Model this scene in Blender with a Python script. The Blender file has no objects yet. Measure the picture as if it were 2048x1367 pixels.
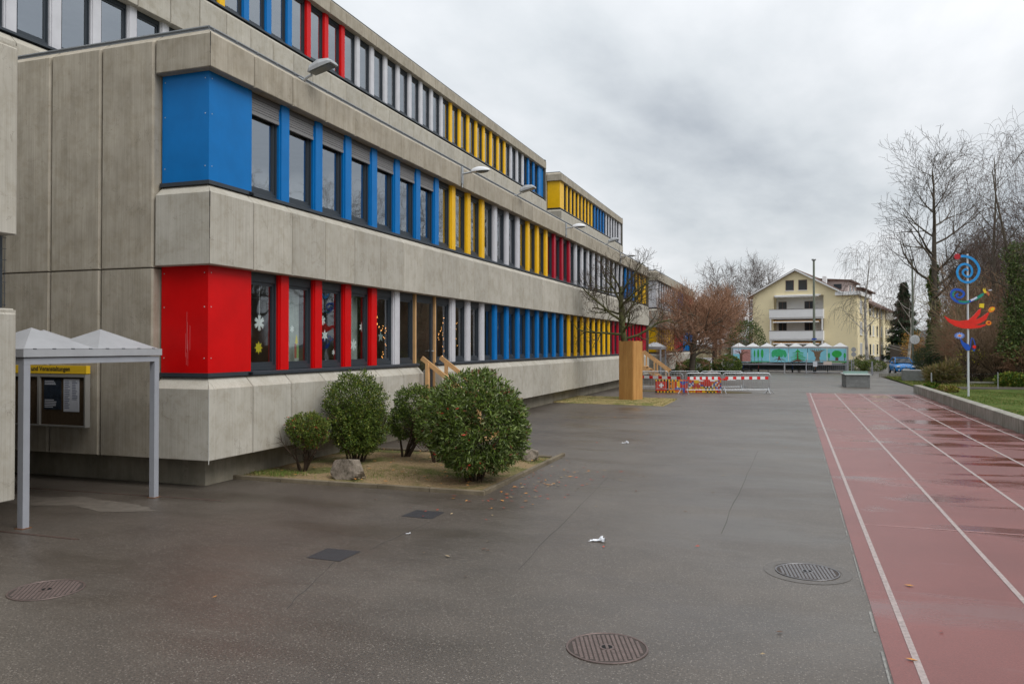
import bpy, math, random
import numpy as np
from mathutils import Vector, Matrix

R = math.radians
sc = bpy.context.scene
C = sc.collection

# ------------------------------------------------------------------ camera, world, sun, exposure
cam_d = bpy.data.cameras.new("camera")
cam = bpy.data.objects.new("camera", cam_d)
C.objects.link(cam)
cam.location = (0, 0, 2.5)
PITCH = 0.7
cam.rotation_euler = (R(90 + PITCH), 0, R(19.24))
cam_d.sensor_width = 36
cam_d.lens = 36 * 1599 / 2048
cam_d.shift_y = -(1599 * math.tan(R(PITCH)) - 7.5) / 2048
cam_d.clip_start = 0.1
cam_d.clip_end = 5000
sc.camera = cam

sc.view_settings.view_transform = 'Standard'
sc.view_settings.look = 'None'
sc.view_settings.exposure = 0.46
sc.view_settings.gamma = 1.0
sc.view_settings.use_curve_mapping = False

SUN_DIR = Vector((0.62, -0.24, 0.75)).normalized()
world = bpy.data.worlds.new("World")
sc.world = world
world.use_nodes = True
wn = world.node_tree
wn.nodes.clear()


def N(nt, typ, **kw):
    n = nt.nodes.new(typ)
    for k, v in kw.items():
        if k == 'inp':
            for a, b in v.items():
                n.inputs[a].default_value = b
        else:
            setattr(n, k, v)
    return n


def build_world():
    nt = wn
    L = nt.links.new
    out = N(nt, 'ShaderNodeOutputWorld')
    bg = N(nt, 'ShaderNodeBackground')
    bg.inputs['Strength'].default_value = 0.1
    sky = N(nt, 'ShaderNodeTexSky')
    sky.sky_type = 'NISHITA'
    sky.sun_disc = False
    sky.sun_elevation = math.asin(SUN_DIR.z)
    sky.sun_rotation = math.atan2(SUN_DIR.x, SUN_DIR.y)
    tc = N(nt, 'ShaderNodeTexCoord')
    sep = N(nt, 'ShaderNodeSeparateXYZ')
    L(tc.outputs['Generated'], sep.inputs[0])
    zz = N(nt, 'ShaderNodeMath', operation='MAXIMUM')
    L(sep.outputs['Z'], zz.inputs[0]); zz.inputs[1].default_value = 0.0
    za = N(nt, 'ShaderNodeMath', operation='ADD')
    L(zz.outputs[0], za.inputs[0]); za.inputs[1].default_value = 0.16
    dv = N(nt, 'ShaderNodeVectorMath', operation='DIVIDE')
    L(tc.outputs['Generated'], dv.inputs[0])
    cmb = N(nt, 'ShaderNodeCombineXYZ')
    for k in range(3):
        L(za.outputs[0], cmb.inputs[k])
    L(cmb.outputs[0], dv.inputs[1])
    fl = N(nt, 'ShaderNodeVectorMath', operation='MULTIPLY')
    L(dv.outputs[0], fl.inputs[0]); fl.inputs[1].default_value = (1.0, 0.62, 0.25)
    off = N(nt, 'ShaderNodeVectorMath', operation='ADD')
    L(fl.outputs[0], off.inputs[0]); off.inputs[1].default_value = (3.1, 1.7, 0.4)
    n1 = N(nt, 'ShaderNodeTexNoise', inp={'Scale': 0.62, 'Detail': 7.0, 'Roughness': 0.5, 'Distortion': 0.35})
    L(off.outputs[0], n1.inputs['Vector'])
    n2 = N(nt, 'ShaderNodeTexNoise', inp={'Scale': 2.3, 'Detail': 6.0, 'Roughness': 0.55})
    L(off.outputs[0], n2.inputs['Vector'])
    mx = N(nt, 'ShaderNodeMath', operation='MULTIPLY_ADD')
    L(n2.outputs['Fac'], mx.inputs[0]); mx.inputs[1].default_value = 0.35
    L(n1.outputs['Fac'], mx.inputs[2])
    ramp = N(nt, 'ShaderNodeValToRGB')
    L(mx.outputs[0], ramp.inputs[0])
    e = ramp.color_ramp.elements
    e[0].position = 0.50; e[0].color = (0.31, 0.335, 0.365, 1)
    e[1].position = 0.80; e[1].color = (0.61, 0.62, 0.635, 1)
    m = ramp.color_ramp.elements.new(0.63); m.color = (0.45, 0.475, 0.495, 1)
    # overcast brightness, a gentle lift towards the zenith
    lift = N(nt, 'ShaderNodeMath', operation='MULTIPLY_ADD')
    L(zz.outputs[0], lift.inputs[0]); lift.inputs[1].default_value = 8.5; lift.inputs[2].default_value = 9.6
    sc10 = N(nt, 'ShaderNodeVectorMath', operation='SCALE')
    L(ramp.outputs[0], sc10.inputs[0]); L(lift.outputs[0], sc10.inputs['Scale'])
    mix = N(nt, 'ShaderNodeMix', data_type='RGBA')
    mix.inputs[0].default_value = 0.93
    L(sky.outputs[0], mix.inputs[6]); L(sc10.outputs[0], mix.inputs[7])
    L(mix.outputs[2], bg.inputs['Color'])
    L(bg.outputs[0], out.inputs['Surface'])


build_world()

sun_d = bpy.data.lights.new("sun", 'SUN')
sun_d.energy = 1.5
sun_d.angle = R(38)
sun_d.color = (1.0, 0.975, 0.94)
sun = bpy.data.objects.new("sun", sun_d)
C.objects.link(sun)
sun.rotation_euler = SUN_DIR.to_track_quat('Z', 'Y').to_euler()


# ------------------------------------------------------------------ materials
MATS = {}


def mat(name, col, rough=0.6, spec=0.5, metal=0.0, noise=0.0, nscale=8.0, bump=0.0, bscale=40.0, emit=0.0, rnd=0.0):
    """plain painted / natural material with soft tone variation"""
    if name in MATS:
        return MATS[name]
    m = bpy.data.materials.new(name)
    m.use_nodes = True
    nt = m.node_tree
    b = nt.nodes['Principled BSDF']
    b.inputs['Base Color'].default_value = (*col, 1)
    b.inputs['Roughness'].default_value = rough
    b.inputs['Metallic'].default_value = metal
    b.inputs['Specular IOR Level'].default_value = spec
    L = nt.links.new
    if noise or rnd:
        geo = N(nt, 'ShaderNodeNewGeometry')
        nz = N(nt, 'ShaderNodeTexNoise', inp={'Scale': nscale, 'Detail': 5.0, 'Roughness': 0.6})
        L(geo.outputs['Position'], nz.inputs['Vector'])
        mr = N(nt, 'ShaderNodeMapRange')
        L(nz.outputs['Fac'], mr.inputs['Value'])
        mr.inputs['From Min'].default_value = 0.25; mr.inputs['From Max'].default_value = 0.75
        mr.inputs['To Min'].default_value = 1 - noise; mr.inputs['To Max'].default_value = 1 + noise
        val = mr.outputs[0]
        if rnd:
            mr2 = N(nt, 'ShaderNodeMapRange')
            L(geo.outputs['Random Per Island'], mr2.inputs['Value'])
            mr2.inputs['To Min'].default_value = 1 - rnd; mr2.inputs['To Max'].default_value = 1 + rnd
            mm = N(nt, 'ShaderNodeMath', operation='MULTIPLY')
            L(val, mm.inputs[0]); L(mr2.outputs[0], mm.inputs[1]); val = mm.outputs[0]
        s = N(nt, 'ShaderNodeVectorMath', operation='SCALE')
        s.inputs[0].default_value = col
        L(val, s.inputs['Scale'])
        L(s.outputs[0], b.inputs['Base Color'])
    if bump:
        geo2 = N(nt, 'ShaderNodeNewGeometry')
        nb = N(nt, 'ShaderNodeTexNoise', inp={'Scale': bscale, 'Detail': 4.0})
        L(geo2.outputs['Position'], nb.inputs['Vector'])
        bp = N(nt, 'ShaderNodeBump', inp={'Strength': bump, 'Distance': 0.02})
        L(nb.outputs['Fac'], bp.inputs['Height'])
        L(bp.outputs[0], b.inputs['Normal'])
    if emit:
        b.inputs['Emission Color'].default_value = (*col, 1)
        b.inputs['Emission Strength'].default_value = emit
    MATS[name] = m
    return m


def vmap(nt, src, scale):
    v = N(nt, 'ShaderNodeVectorMath', operation='MULTIPLY')
    nt.links.new(src, v.inputs[0]); v.inputs[1].default_value = scale
    return v.outputs[0]


def ramp2(nt, src, p0, c0, p1, c1):
    r = N(nt, 'ShaderNodeValToRGB')
    nt.links.new(src, r.inputs[0])
    e = r.color_ramp.elements
    e[0].position = p0; e[1].position = p1
    e[0].color = (*c0, 1) if len(c0) == 3 else c0
    e[1].color = (*c1, 1) if len(c1) == 3 else c1
    return r.outputs[0]


def mixc(nt, fac, a, b, mode='MIX'):
    m = N(nt, 'ShaderNodeMix', data_type='RGBA', blend_type=mode)
    if isinstance(fac, (int, float)):
        m.inputs[0].default_value = fac
    else:
        nt.links.new(fac, m.inputs[0])
    for i, x in ((6, a), (7, b)):
        if isinstance(x, tuple):
            m.inputs[i].default_value = (*x, 1)
        else:
            nt.links.new(x, m.inputs[i])
    return m.outputs[2]


def concrete(name, light, dark, streak=0.5, board=1.0):
    m = bpy.data.materials.new(name)
    m.use_nodes = True
    nt = m.node_tree
    L = nt.links.new
    b = nt.nodes['Principled BSDF']
    geo = N(nt, 'ShaderNodeNewGeometry')
    oi = N(nt, 'ShaderNodeObjectInfo')
    ro = N(nt, 'ShaderNodeVectorMath', operation='SCALE')
    cx = N(nt, 'ShaderNodeCombineXYZ')
    L(oi.outputs['Random'], cx.inputs[0]); L(oi.outputs['Random'], cx.inputs[1]); L(oi.outputs['Random'], cx.inputs[2])
    L(cx.outputs[0], ro.inputs[0]); ro.inputs['Scale'].default_value = 37.0
    ad = N(nt, 'ShaderNodeVectorMath', operation='ADD')
    L(geo.outputs['Position'], ad.inputs[0]); L(ro.outputs[0], ad.inputs[1])
    P = ad.outputs[0]
    big = N(nt, 'ShaderNodeTexNoise', inp={'Scale': 1.4, 'Detail': 6.0, 'Roughness': 0.62})
    L(P, big.inputs['Vector'])
    col = ramp2(nt, big.outputs['Fac'], 0.32, dark, 0.66, light)
    # fine vertical board marks
    st = N(nt, 'ShaderNodeTexNoise', inp={'Scale': 1.0, 'Detail': 2.0, 'Roughness': 0.6})
    L(vmap(nt, P, (52, 52, 0.7)), st.inputs['Vector'])
    stc = ramp2(nt, st.outputs['Fac'], 0.36, (0.86, 0.855, 0.84), 0.62, (1.05, 1.05, 1.04))
    col = mixc(nt, 0.75 * board, col, stc, 'MULTIPLY')
    # water streaks hanging down
    sk = N(nt, 'ShaderNodeTexNoise', inp={'Scale': 1.0, 'Detail': 5.0, 'Roughness': 0.65})
    L(vmap(nt, P, (7, 7, 0.7)), sk.inputs['Vector'])
    skc = ramp2(nt, sk.outputs['Fac'], 0.40, (0.62, 0.61, 0.57), 0.56, (1, 1, 1))
    col = mixc(nt, streak, col, skc, 'MULTIPLY')
    # blotches, warm
    bl = N(nt, 'ShaderNodeTexNoise', inp={'Scale': 3.1, 'Detail': 8.0, 'Roughness': 0.7, 'Distortion': 0.4})
    L(P, bl.inputs['Vector'])
    blc = ramp2(nt, bl.outputs['Fac'], 0.36, (0.78, 0.75, 0.69), 0.54, (1, 1, 1))
    col = mixc(nt, 0.6, col, blc, 'MULTIPLY')
    # cracks and dark scratches
    cr = N(nt, 'ShaderNodeTexNoise', inp={'Scale': 2.2, 'Detail': 10.0, 'Roughness': 0.72, 'Distortion': 1.2})
    L(P, cr.inputs['Vector'])
    d = N(nt, 'ShaderNodeMath', operation='SUBTRACT'); L(cr.outputs['Fac'], d.inputs[0]); d.inputs[1].default_value = 0.62
    da = N(nt, 'ShaderNodeMath', operation='ABSOLUTE'); L(d.outputs[0], da.inputs[0])
    crc = ramp2(nt, da.outputs[0], 0.0, (0.35, 0.33, 0.30), 0.008, (1, 1, 1))
    col = mixc(nt, 0.8, col, crc, 'MULTIPLY')
    # pores
    vo = N(nt, 'ShaderNodeTexVoronoi', inp={'Scale': 26.0, 'Randomness': 1.0})
    L(P, vo.inputs['Vector'])
    voc = ramp2(nt, vo.outputs['Distance'], 0.05, (0.45, 0.44, 0.42), 0.11, (1, 1, 1))
    col = mixc(nt, 0.5, col, voc, 'MULTIPLY')
    # each panel slightly different
    mr = N(nt, 'ShaderNodeMapRange'); L(oi.outputs['Random'], mr.inputs['Value'])
    mr.inputs['To Min'].default_value = 0.93; mr.inputs['To Max'].default_value = 1.07
    s = N(nt, 'ShaderNodeVectorMath', operation='SCALE'); L(col, s.inputs[0]); L(mr.outputs[0], s.inputs['Scale'])
    L(s.outputs[0], b.inputs['Base Color'])
    b.inputs['Roughness'].default_value = 0.86
    b.inputs['Specular IOR Level'].default_value = 0.3
    bp = N(nt, 'ShaderNodeBump', inp={'Strength': 0.35, 'Distance': 0.006})
    L(st.outputs['Fac'], bp.inputs['Height'])
    bp2 = N(nt, 'ShaderNodeBump', inp={'Strength': 0.3, 'Distance': 0.01})
    L(bl.outputs['Fac'], bp2.inputs['Height']); L(bp.outputs[0], bp2.inputs['Normal'])
    L(bp2.outputs[0], b.inputs['Normal'])
    MATS[name] = m
    return m


M_CONC = concrete('board_concrete', (0.45, 0.425, 0.375), (0.38, 0.355, 0.305), 0.10)
M_CONCW = concrete('weathered_concrete', (0.41, 0.37, 0.305), (0.33, 0.295, 0.24), 0.30)
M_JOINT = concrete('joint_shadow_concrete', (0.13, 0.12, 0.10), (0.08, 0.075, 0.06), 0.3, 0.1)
M_PLINTH = concrete('plinth_concrete', (0.30, 0.27, 0.21), (0.20, 0.18, 0.14), 0.4, 0.2)
M_WALLC = concrete('retaining_concrete', (0.36, 0.345, 0.31), (0.24, 0.235, 0.20), 0.8, 0.2)
M_KERB = concrete('kerb_concrete', (0.20, 0.165, 0.115), (0.11, 0.09, 0.06), 0.3, 0.1)

M_BLUE = mat('blue_enamel', (0.001, 0.145, 0.43), 0.38, 0.22, noise=0.10, nscale=2.2)
M_RED = mat('red_enamel', (0.56, 0.002, 0.003), 0.38, 0.22, noise=0.10, nscale=2.2)
M_CRIM = mat('crimson_enamel', (0.36, 0.004, 0.02), 0.38, 0.25, noise=0.10, nscale=2.2)
M_YEL = mat('yellow_enamel', (0.78, 0.45, 0.008), 0.38, 0.25, noise=0.10, nscale=2.2)
M_WHITE = mat('light_grey_enamel', (0.52, 0.52, 0.55), 0.35, 0.5, noise=0.10, nscale=2.2)
COLM = {'b': M_BLUE, 'r': M_RED, 'c': M_CRIM, 'y': M_YEL, 'w': M_WHITE}
M_FRAME = mat('anthracite_frame', (0.028, 0.036, 0.045), 0.35, 0.5)
M_SILL = mat('dark_sill_metal', (0.030, 0.038, 0.048), 0.4, 0.5, noise=0.15, nscale=5)
M_BLIND = mat('blind_aluminium', (0.19, 0.185, 0.185), 0.45, 0.5, noise=0.1, nscale=9)
M_INT = mat('interior_plaster', (0.20, 0.19, 0.165), 0.9, 0.2, noise=0.5, nscale=0.7)
M_CURT = mat('curtain_cloth', (0.42, 0.45, 0.43), 0.9, 0.2, noise=0.2, nscale=3)
M_ZINC = mat('galvanised_steel', (0.42, 0.44, 0.46), 0.42, 0.5, 0.55, noise=0.15, nscale=7)
M_GREYP = mat('grey_paint', (0.30, 0.31, 0.34), 0.4, 0.5, noise=0.08, nscale=3)
M_GREYL = mat('light_grey_sheet', (0.34, 0.345, 0.36), 0.5, 0.5, noise=0.1, nscale=2.5)
M_BLACK = mat('black_gap', (0.012, 0.012, 0.012), 0.8, 0.2)
M_PINE = mat('fresh_pine', (0.55, 0.33, 0.15), 0.6, 0.3, noise=0.2, nscale=3)


def wood(name, c0, c1):
    m = bpy.data.materials.new(name); m.use_nodes = True
    nt = m.node_tree; b = nt.nodes['Principled BSDF']
    geo = N(nt, 'ShaderNodeNewGeometry'); oi = N(nt, 'ShaderNodeObjectInfo')
    cx = N(nt, 'ShaderNodeCombineXYZ'); nt.links.new(oi.outputs['Random'], cx.inputs[0])
    s = N(nt, 'ShaderNodeVectorMath', operation='SCALE'); nt.links.new(cx.outputs[0], s.inputs[0]); s.inputs['Scale'].default_value = 31
    a = N(nt, 'ShaderNodeVectorMath', operation='ADD'); nt.links.new(geo.outputs['Position'], a.inputs[0]); nt.links.new(s.outputs[0], a.inputs[1])
    n = N(nt, 'ShaderNodeTexNoise', inp={'Scale': 1.0, 'Detail': 6.0, 'Roughness': 0.6, 'Distortion': 0.5})
    nt.links.new(vmap(nt, a.outputs[0], (26, 26, 1.1)), n.inputs['Vector'])
    c = ramp2(nt, n.outputs['Fac'], 0.3, c0, 0.7, c1)
    n2 = N(nt, 'ShaderNodeTexNoise', inp={'Scale': 1.2, 'Detail': 4.0})
    nt.links.new(a.outputs[0], n2.inputs['Vector'])
    c2 = ramp2(nt, n2.outputs['Fac'], 0.35, (0.8, 0.74, 0.66), 0.65, (1, 1, 1))
    nt.links.new(mixc(nt, 0.7, c, c2, 'MULTIPLY'), b.inputs['Base Color'])
    b.inputs['Roughness'].default_value = 0.7
    MATS[name] = m
    return m


M_BOARD = wood('orange_formwork_board', (0.42, 0.20, 0.055), (0.56, 0.31, 0.10))


def glass_mat(name='window_glass', ior=5.4, tint=(0.86, 0.90, 0.89, 1)):
    m = bpy.data.materials.new(name); m.use_nodes = True
    nt = m.node_tree; nt.nodes.clear(); L = nt.links.new
    o = N(nt, 'ShaderNodeOutputMaterial')
    fr = N(nt, 'ShaderNodeFresnel'); fr.inputs['IOR'].default_value = ior
    tr = N(nt, 'ShaderNodeBsdfTransparent'); tr.inputs['Color'].default_value = tint
    gl = N(nt, 'ShaderNodeBsdfGlossy'); gl.inputs['Roughness'].default_value = 0.02
    gl.inputs['Color'].default_value = (0.92, 0.96, 1.0, 1)
    geo = N(nt, 'ShaderNodeNewGeometry')
    nz = N(nt, 'ShaderNodeTexNoise', inp={'Scale': 1.6, 'Detail': 1.0})
    L(geo.outputs['Position'], nz.inputs['Vector'])
    bp = N(nt, 'ShaderNodeBump', inp={'Strength': 0.05, 'Distance': 0.05})
    L(nz.outputs['Fac'], bp.inputs['Height']); L(bp.outputs[0], gl.inputs['Normal'])
    mx = N(nt, 'ShaderNodeMixShader')
    inv = N(nt, 'ShaderNodeMath', operation='SUBTRACT'); inv.inputs[0].default_value = 1.0; L(geo.outputs['Backfacing'], inv.inputs[1])
    ff = N(nt, 'ShaderNodeMath', operation='MULTIPLY'); L(fr.outputs[0], ff.inputs[0]); L(inv.outputs[0], ff.inputs[1])
    L(ff.outputs[0], mx.inputs[0]); L(tr.outputs[0], mx.inputs[1]); L(gl.outputs[0], mx.inputs[2])
    L(mx.outputs[0], o.inputs[0])
    MATS[name] = m
    return m


M_GLASS = glass_mat()
M_GLASS_LOW = glass_mat('clear_lower_glass', 2.5, (0.90, 0.93, 0.92, 1))
M_CASE = glass_mat('display_case_glass', 1.3, (0.97, 0.97, 0.97, 1))
M_DGLASS = mat('dark_far_glass', (0.03, 0.04, 0.05), 0.08, 0.9)


def asphalt():
    m = bpy.data.materials.new('wet_asphalt'); m.use_nodes = True
    nt = m.node_tree; b = nt.nodes['Principled BSDF']; L = nt.links.new
    geo = N(nt, 'ShaderNodeNewGeometry'); P = geo.outputs['Position']
    big = N(nt, 'ShaderNodeTexNoise', inp={'Scale': 0.16, 'Detail': 5.0, 'Roughness': 0.55, 'Distortion': 0.3}); L(P, big.inputs['Vector'])
    mid = N(nt, 'ShaderNodeTexNoise', inp={'Scale': 1.1, 'Detail': 6.0, 'Roughness': 0.65}); L(P, mid.inputs['Vector'])
    fine = N(nt, 'ShaderNodeTexNoise', inp={'Scale': 48.0, 'Detail': 3.0, 'Roughness': 0.85}); L(P, fine.inputs['Vector'])
    vo = N(nt, 'ShaderNodeTexVoronoi', inp={'Scale': 62.0}); L(P, vo.inputs['Vector'])
    c = ramp2(nt, big.outputs['Fac'], 0.35, (0.060, 0.049, 0.041), 0.65, (0.096, 0.084, 0.073))
    c = mixc(nt, 0.6, c, ramp2(nt, mid.outputs['Fac'], 0.3, (0.72, 0.72, 0.72), 0.7, (1.16, 1.15, 1.13)), 'MULTIPLY')
    c = mixc(nt, 0.8, c, ramp2(nt, fine.outputs['Fac'], 0.34, (0.38, 0.38, 0.38), 0.66, (1.8, 1.74, 1.64)), 'MULTIPLY')
    # pale chips of aggregate
    chip = N(nt, 'ShaderNodeSeparateColor'); L(vo.outputs['Color'], chip.inputs[0])
    g = N(nt, 'ShaderNodeMath', operation='GREATER_THAN'); L(chip.outputs[0], g.inputs[0]); g.inputs[1].default_value = 0.86
    l = N(nt, 'ShaderNodeMath', operation='LESS_THAN'); L(vo.outputs['Distance'], l.inputs[0]); l.inputs[1].default_value = 0.42
    gm = N(nt, 'ShaderNodeMath', operation='MULTIPLY'); L(g.outputs[0], gm.inputs[0]); L(l.outputs[0], gm.inputs[1])
    c = mixc(nt, gm.outputs[0], c, (0.20, 0.175, 0.15))
    # damp dark bands lying across the yard
    bd = N(nt, 'ShaderNodeTexNoise', inp={'Scale': 1.0, 'Detail': 6.0, 'Roughness': 0.6}); L(vmap(nt, P, (0.28, 0.75, 1)), bd.inputs['Vector'])
    c = mixc(nt, 0.6, c, ramp2(nt, bd.outputs['Fac'], 0.40, (0.80, 0.79, 0.78), 0.52, (1, 1, 1)), 'MULTIPLY')
    L(c, b.inputs['Base Color'])
    r = ramp2(nt, bd.outputs['Fac'], 0.38, (0.30, 0.30, 0.30), 0.56, (0.46, 0.46, 0.46))
    rs = N(nt, 'ShaderNodeSeparateColor'); L(r, rs.inputs[0])
    L(rs.outputs[0], b.inputs['Roughness'])
    b.inputs['Specular IOR Level'].default_value = 0.5
    bp = N(nt, 'ShaderNodeBump', inp={'Strength': 0.5, 'Distance': 0.006}); L(fine.outputs['Fac'], bp.inputs['Height'])
    L(bp.outputs[0], b.inputs['Normal'])
    MATS['asphalt'] = m
    return m


M_ASPH = asphalt()


def track_mat():
    m = bpy.data.materials.new('red_running_surface'); m.use_nodes = True
    nt = m.node_tree; b = nt.nodes['Principled BSDF']; L = nt.links.new
    geo = N(nt, 'ShaderNodeNewGeometry'); P = geo.outputs['Position']
    big = N(nt, 'ShaderNodeTexNoise', inp={'Scale': 0.35, 'Detail': 5.0, 'Roughness': 0.6}); L(P, big.inputs['Vector'])
    fine = N(nt, 'ShaderNodeTexNoise', inp={'Scale': 70.0, 'Detail': 3.0, 'Roughness': 0.75}); L(P, fine.inputs['Vector'])
    c = ramp2(nt, big.outputs['Fac'], 0.35, (0.150, 0.043, 0.037), 0.65, (0.200, 0.061, 0.053))
    c = mixc(nt, 0.8, c, ramp2(nt, fine.outputs['Fac'], 0.3, (0.7, 0.7, 0.7), 0.7, (1.3, 1.3, 1.3)), 'MULTIPLY')
    # puddled film of water: stretched patches, more to the right of the lanes
    sp = N(nt, 'ShaderNodeSeparateXYZ'); L(P, sp.inputs[0])
    w = N(nt, 'ShaderNodeTexNoise', inp={'Scale': 1.0, 'Detail': 5.0, 'Roughness': 0.55, 'Distortion': 0.5}); L(vmap(nt, P, (0.30, 0.95, 1)), w.inputs['Vector'])
    mr = N(nt, 'ShaderNodeMapRange'); L(sp.outputs[0], mr.inputs['Value'])
    mr.inputs['From Min'].default_value = 0.5; mr.inputs['From Max'].default_value = 5.5
    mr.inputs['To Min'].default_value = -0.12; mr.inputs['To Max'].default_value = 0.09
    ad = N(nt, 'ShaderNodeMath', operation='ADD'); L(w.outputs['Fac'], ad.inputs[0]); L(mr.outputs[0], ad.inputs[1])
    wet = ramp2(nt, ad.outputs[0], 0.49, (0, 0, 0), 0.60, (1, 1, 1))
    ws = N(nt, 'ShaderNodeSeparateColor'); L(wet, ws.inputs[0])
    c = mixc(nt, ws.outputs[0], c, (0.13, 0.034, 0.028))
    L(c, b.inputs['Base Color'])
    rr = N(nt, 'ShaderNodeMapRange'); L(ws.outputs[0], rr.inputs['Value'])
    rr.inputs['To Min'].default_value = 0.38; rr.inputs['To Max'].default_value = 0.12
    L(rr.outputs[0], b.inputs['Roughness'])
    bp = N(nt, 'ShaderNodeBump', inp={'Distance': 0.005}); L(fine.outputs['Fac'], bp.inputs['Height'])
    bs = N(nt, 'ShaderNodeMapRange'); L(ws.outputs[0], bs.inputs['Value'])
    bs.inputs['To Min'].default_value = 0.4; bs.inputs['To Max'].default_value = 0.0
    L(bs.outputs[0], bp.inputs['Strength']); L(bp.outputs[0], b.inputs['Normal'])
    MATS['track'] = m
    return m


M_TRACK = track_mat()


def soil_mat(name, a, g, thr=0.5):
    m = bpy.data.materials.new(name); m.use_nodes = True
    nt = m.node_tree; b = nt.nodes['Principled BSDF']; L = nt.links.new
    geo = N(nt, 'ShaderNodeNewGeometry'); P = geo.outputs['Position']
    big = N(nt, 'ShaderNodeTexNoise', inp={'Scale': 1.1, 'Detail': 7.0, 'Roughness': 0.65}); L(P, big.inputs['Vector'])
    fine = N(nt, 'ShaderNodeTexNoise', inp={'Scale': 28.0, 'Detail': 5.0, 'Roughness': 0.8}); L(P, fine.inputs['Vector'])
    c = mixc(nt, ramp2(nt, big.outputs['Fac'], thr - 0.06, (0, 0, 0), thr + 0.06, (1, 1, 1)), a, g)
    c = mixc(nt, 1.0, c, ramp2(nt, fine.outputs['Fac'], 0.3, (0.5, 0.5, 0.5), 0.7, (1.5, 1.5, 1.45)), 'MULTIPLY')
    L(c, b.inputs['Base Color'])
    b.inputs['Roughness'].default_value = 0.95; b.inputs['Specular IOR Level'].default_value = 0.15
    bp = N(nt, 'ShaderNodeBump', inp={'Strength': 0.8, 'Distance': 0.03}); L(fine.outputs['Fac'], bp.inputs['Height']); L(bp.outputs[0], b.inputs['Normal'])
    MATS[name] = m
    return m


M_SOIL = soil_mat('bed_soil', (0.115, 0.115, 0.04), (0.25, 0.18, 0.10), 0.47)
M_LAWN = soil_mat('lawn_turf', (0.115, 0.135, 0.035), (0.062, 0.105, 0.018), 0.5)
M_DRYG = soil_mat('dry_grass_patch', (0.30, 0.235, 0.11), (0.13, 0.15, 0.04), 0.55)
M_EARTH = soil_mat('leafy_earth', (0.12, 0.085, 0.05), (0.08, 0.075, 0.03), 0.5)


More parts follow.
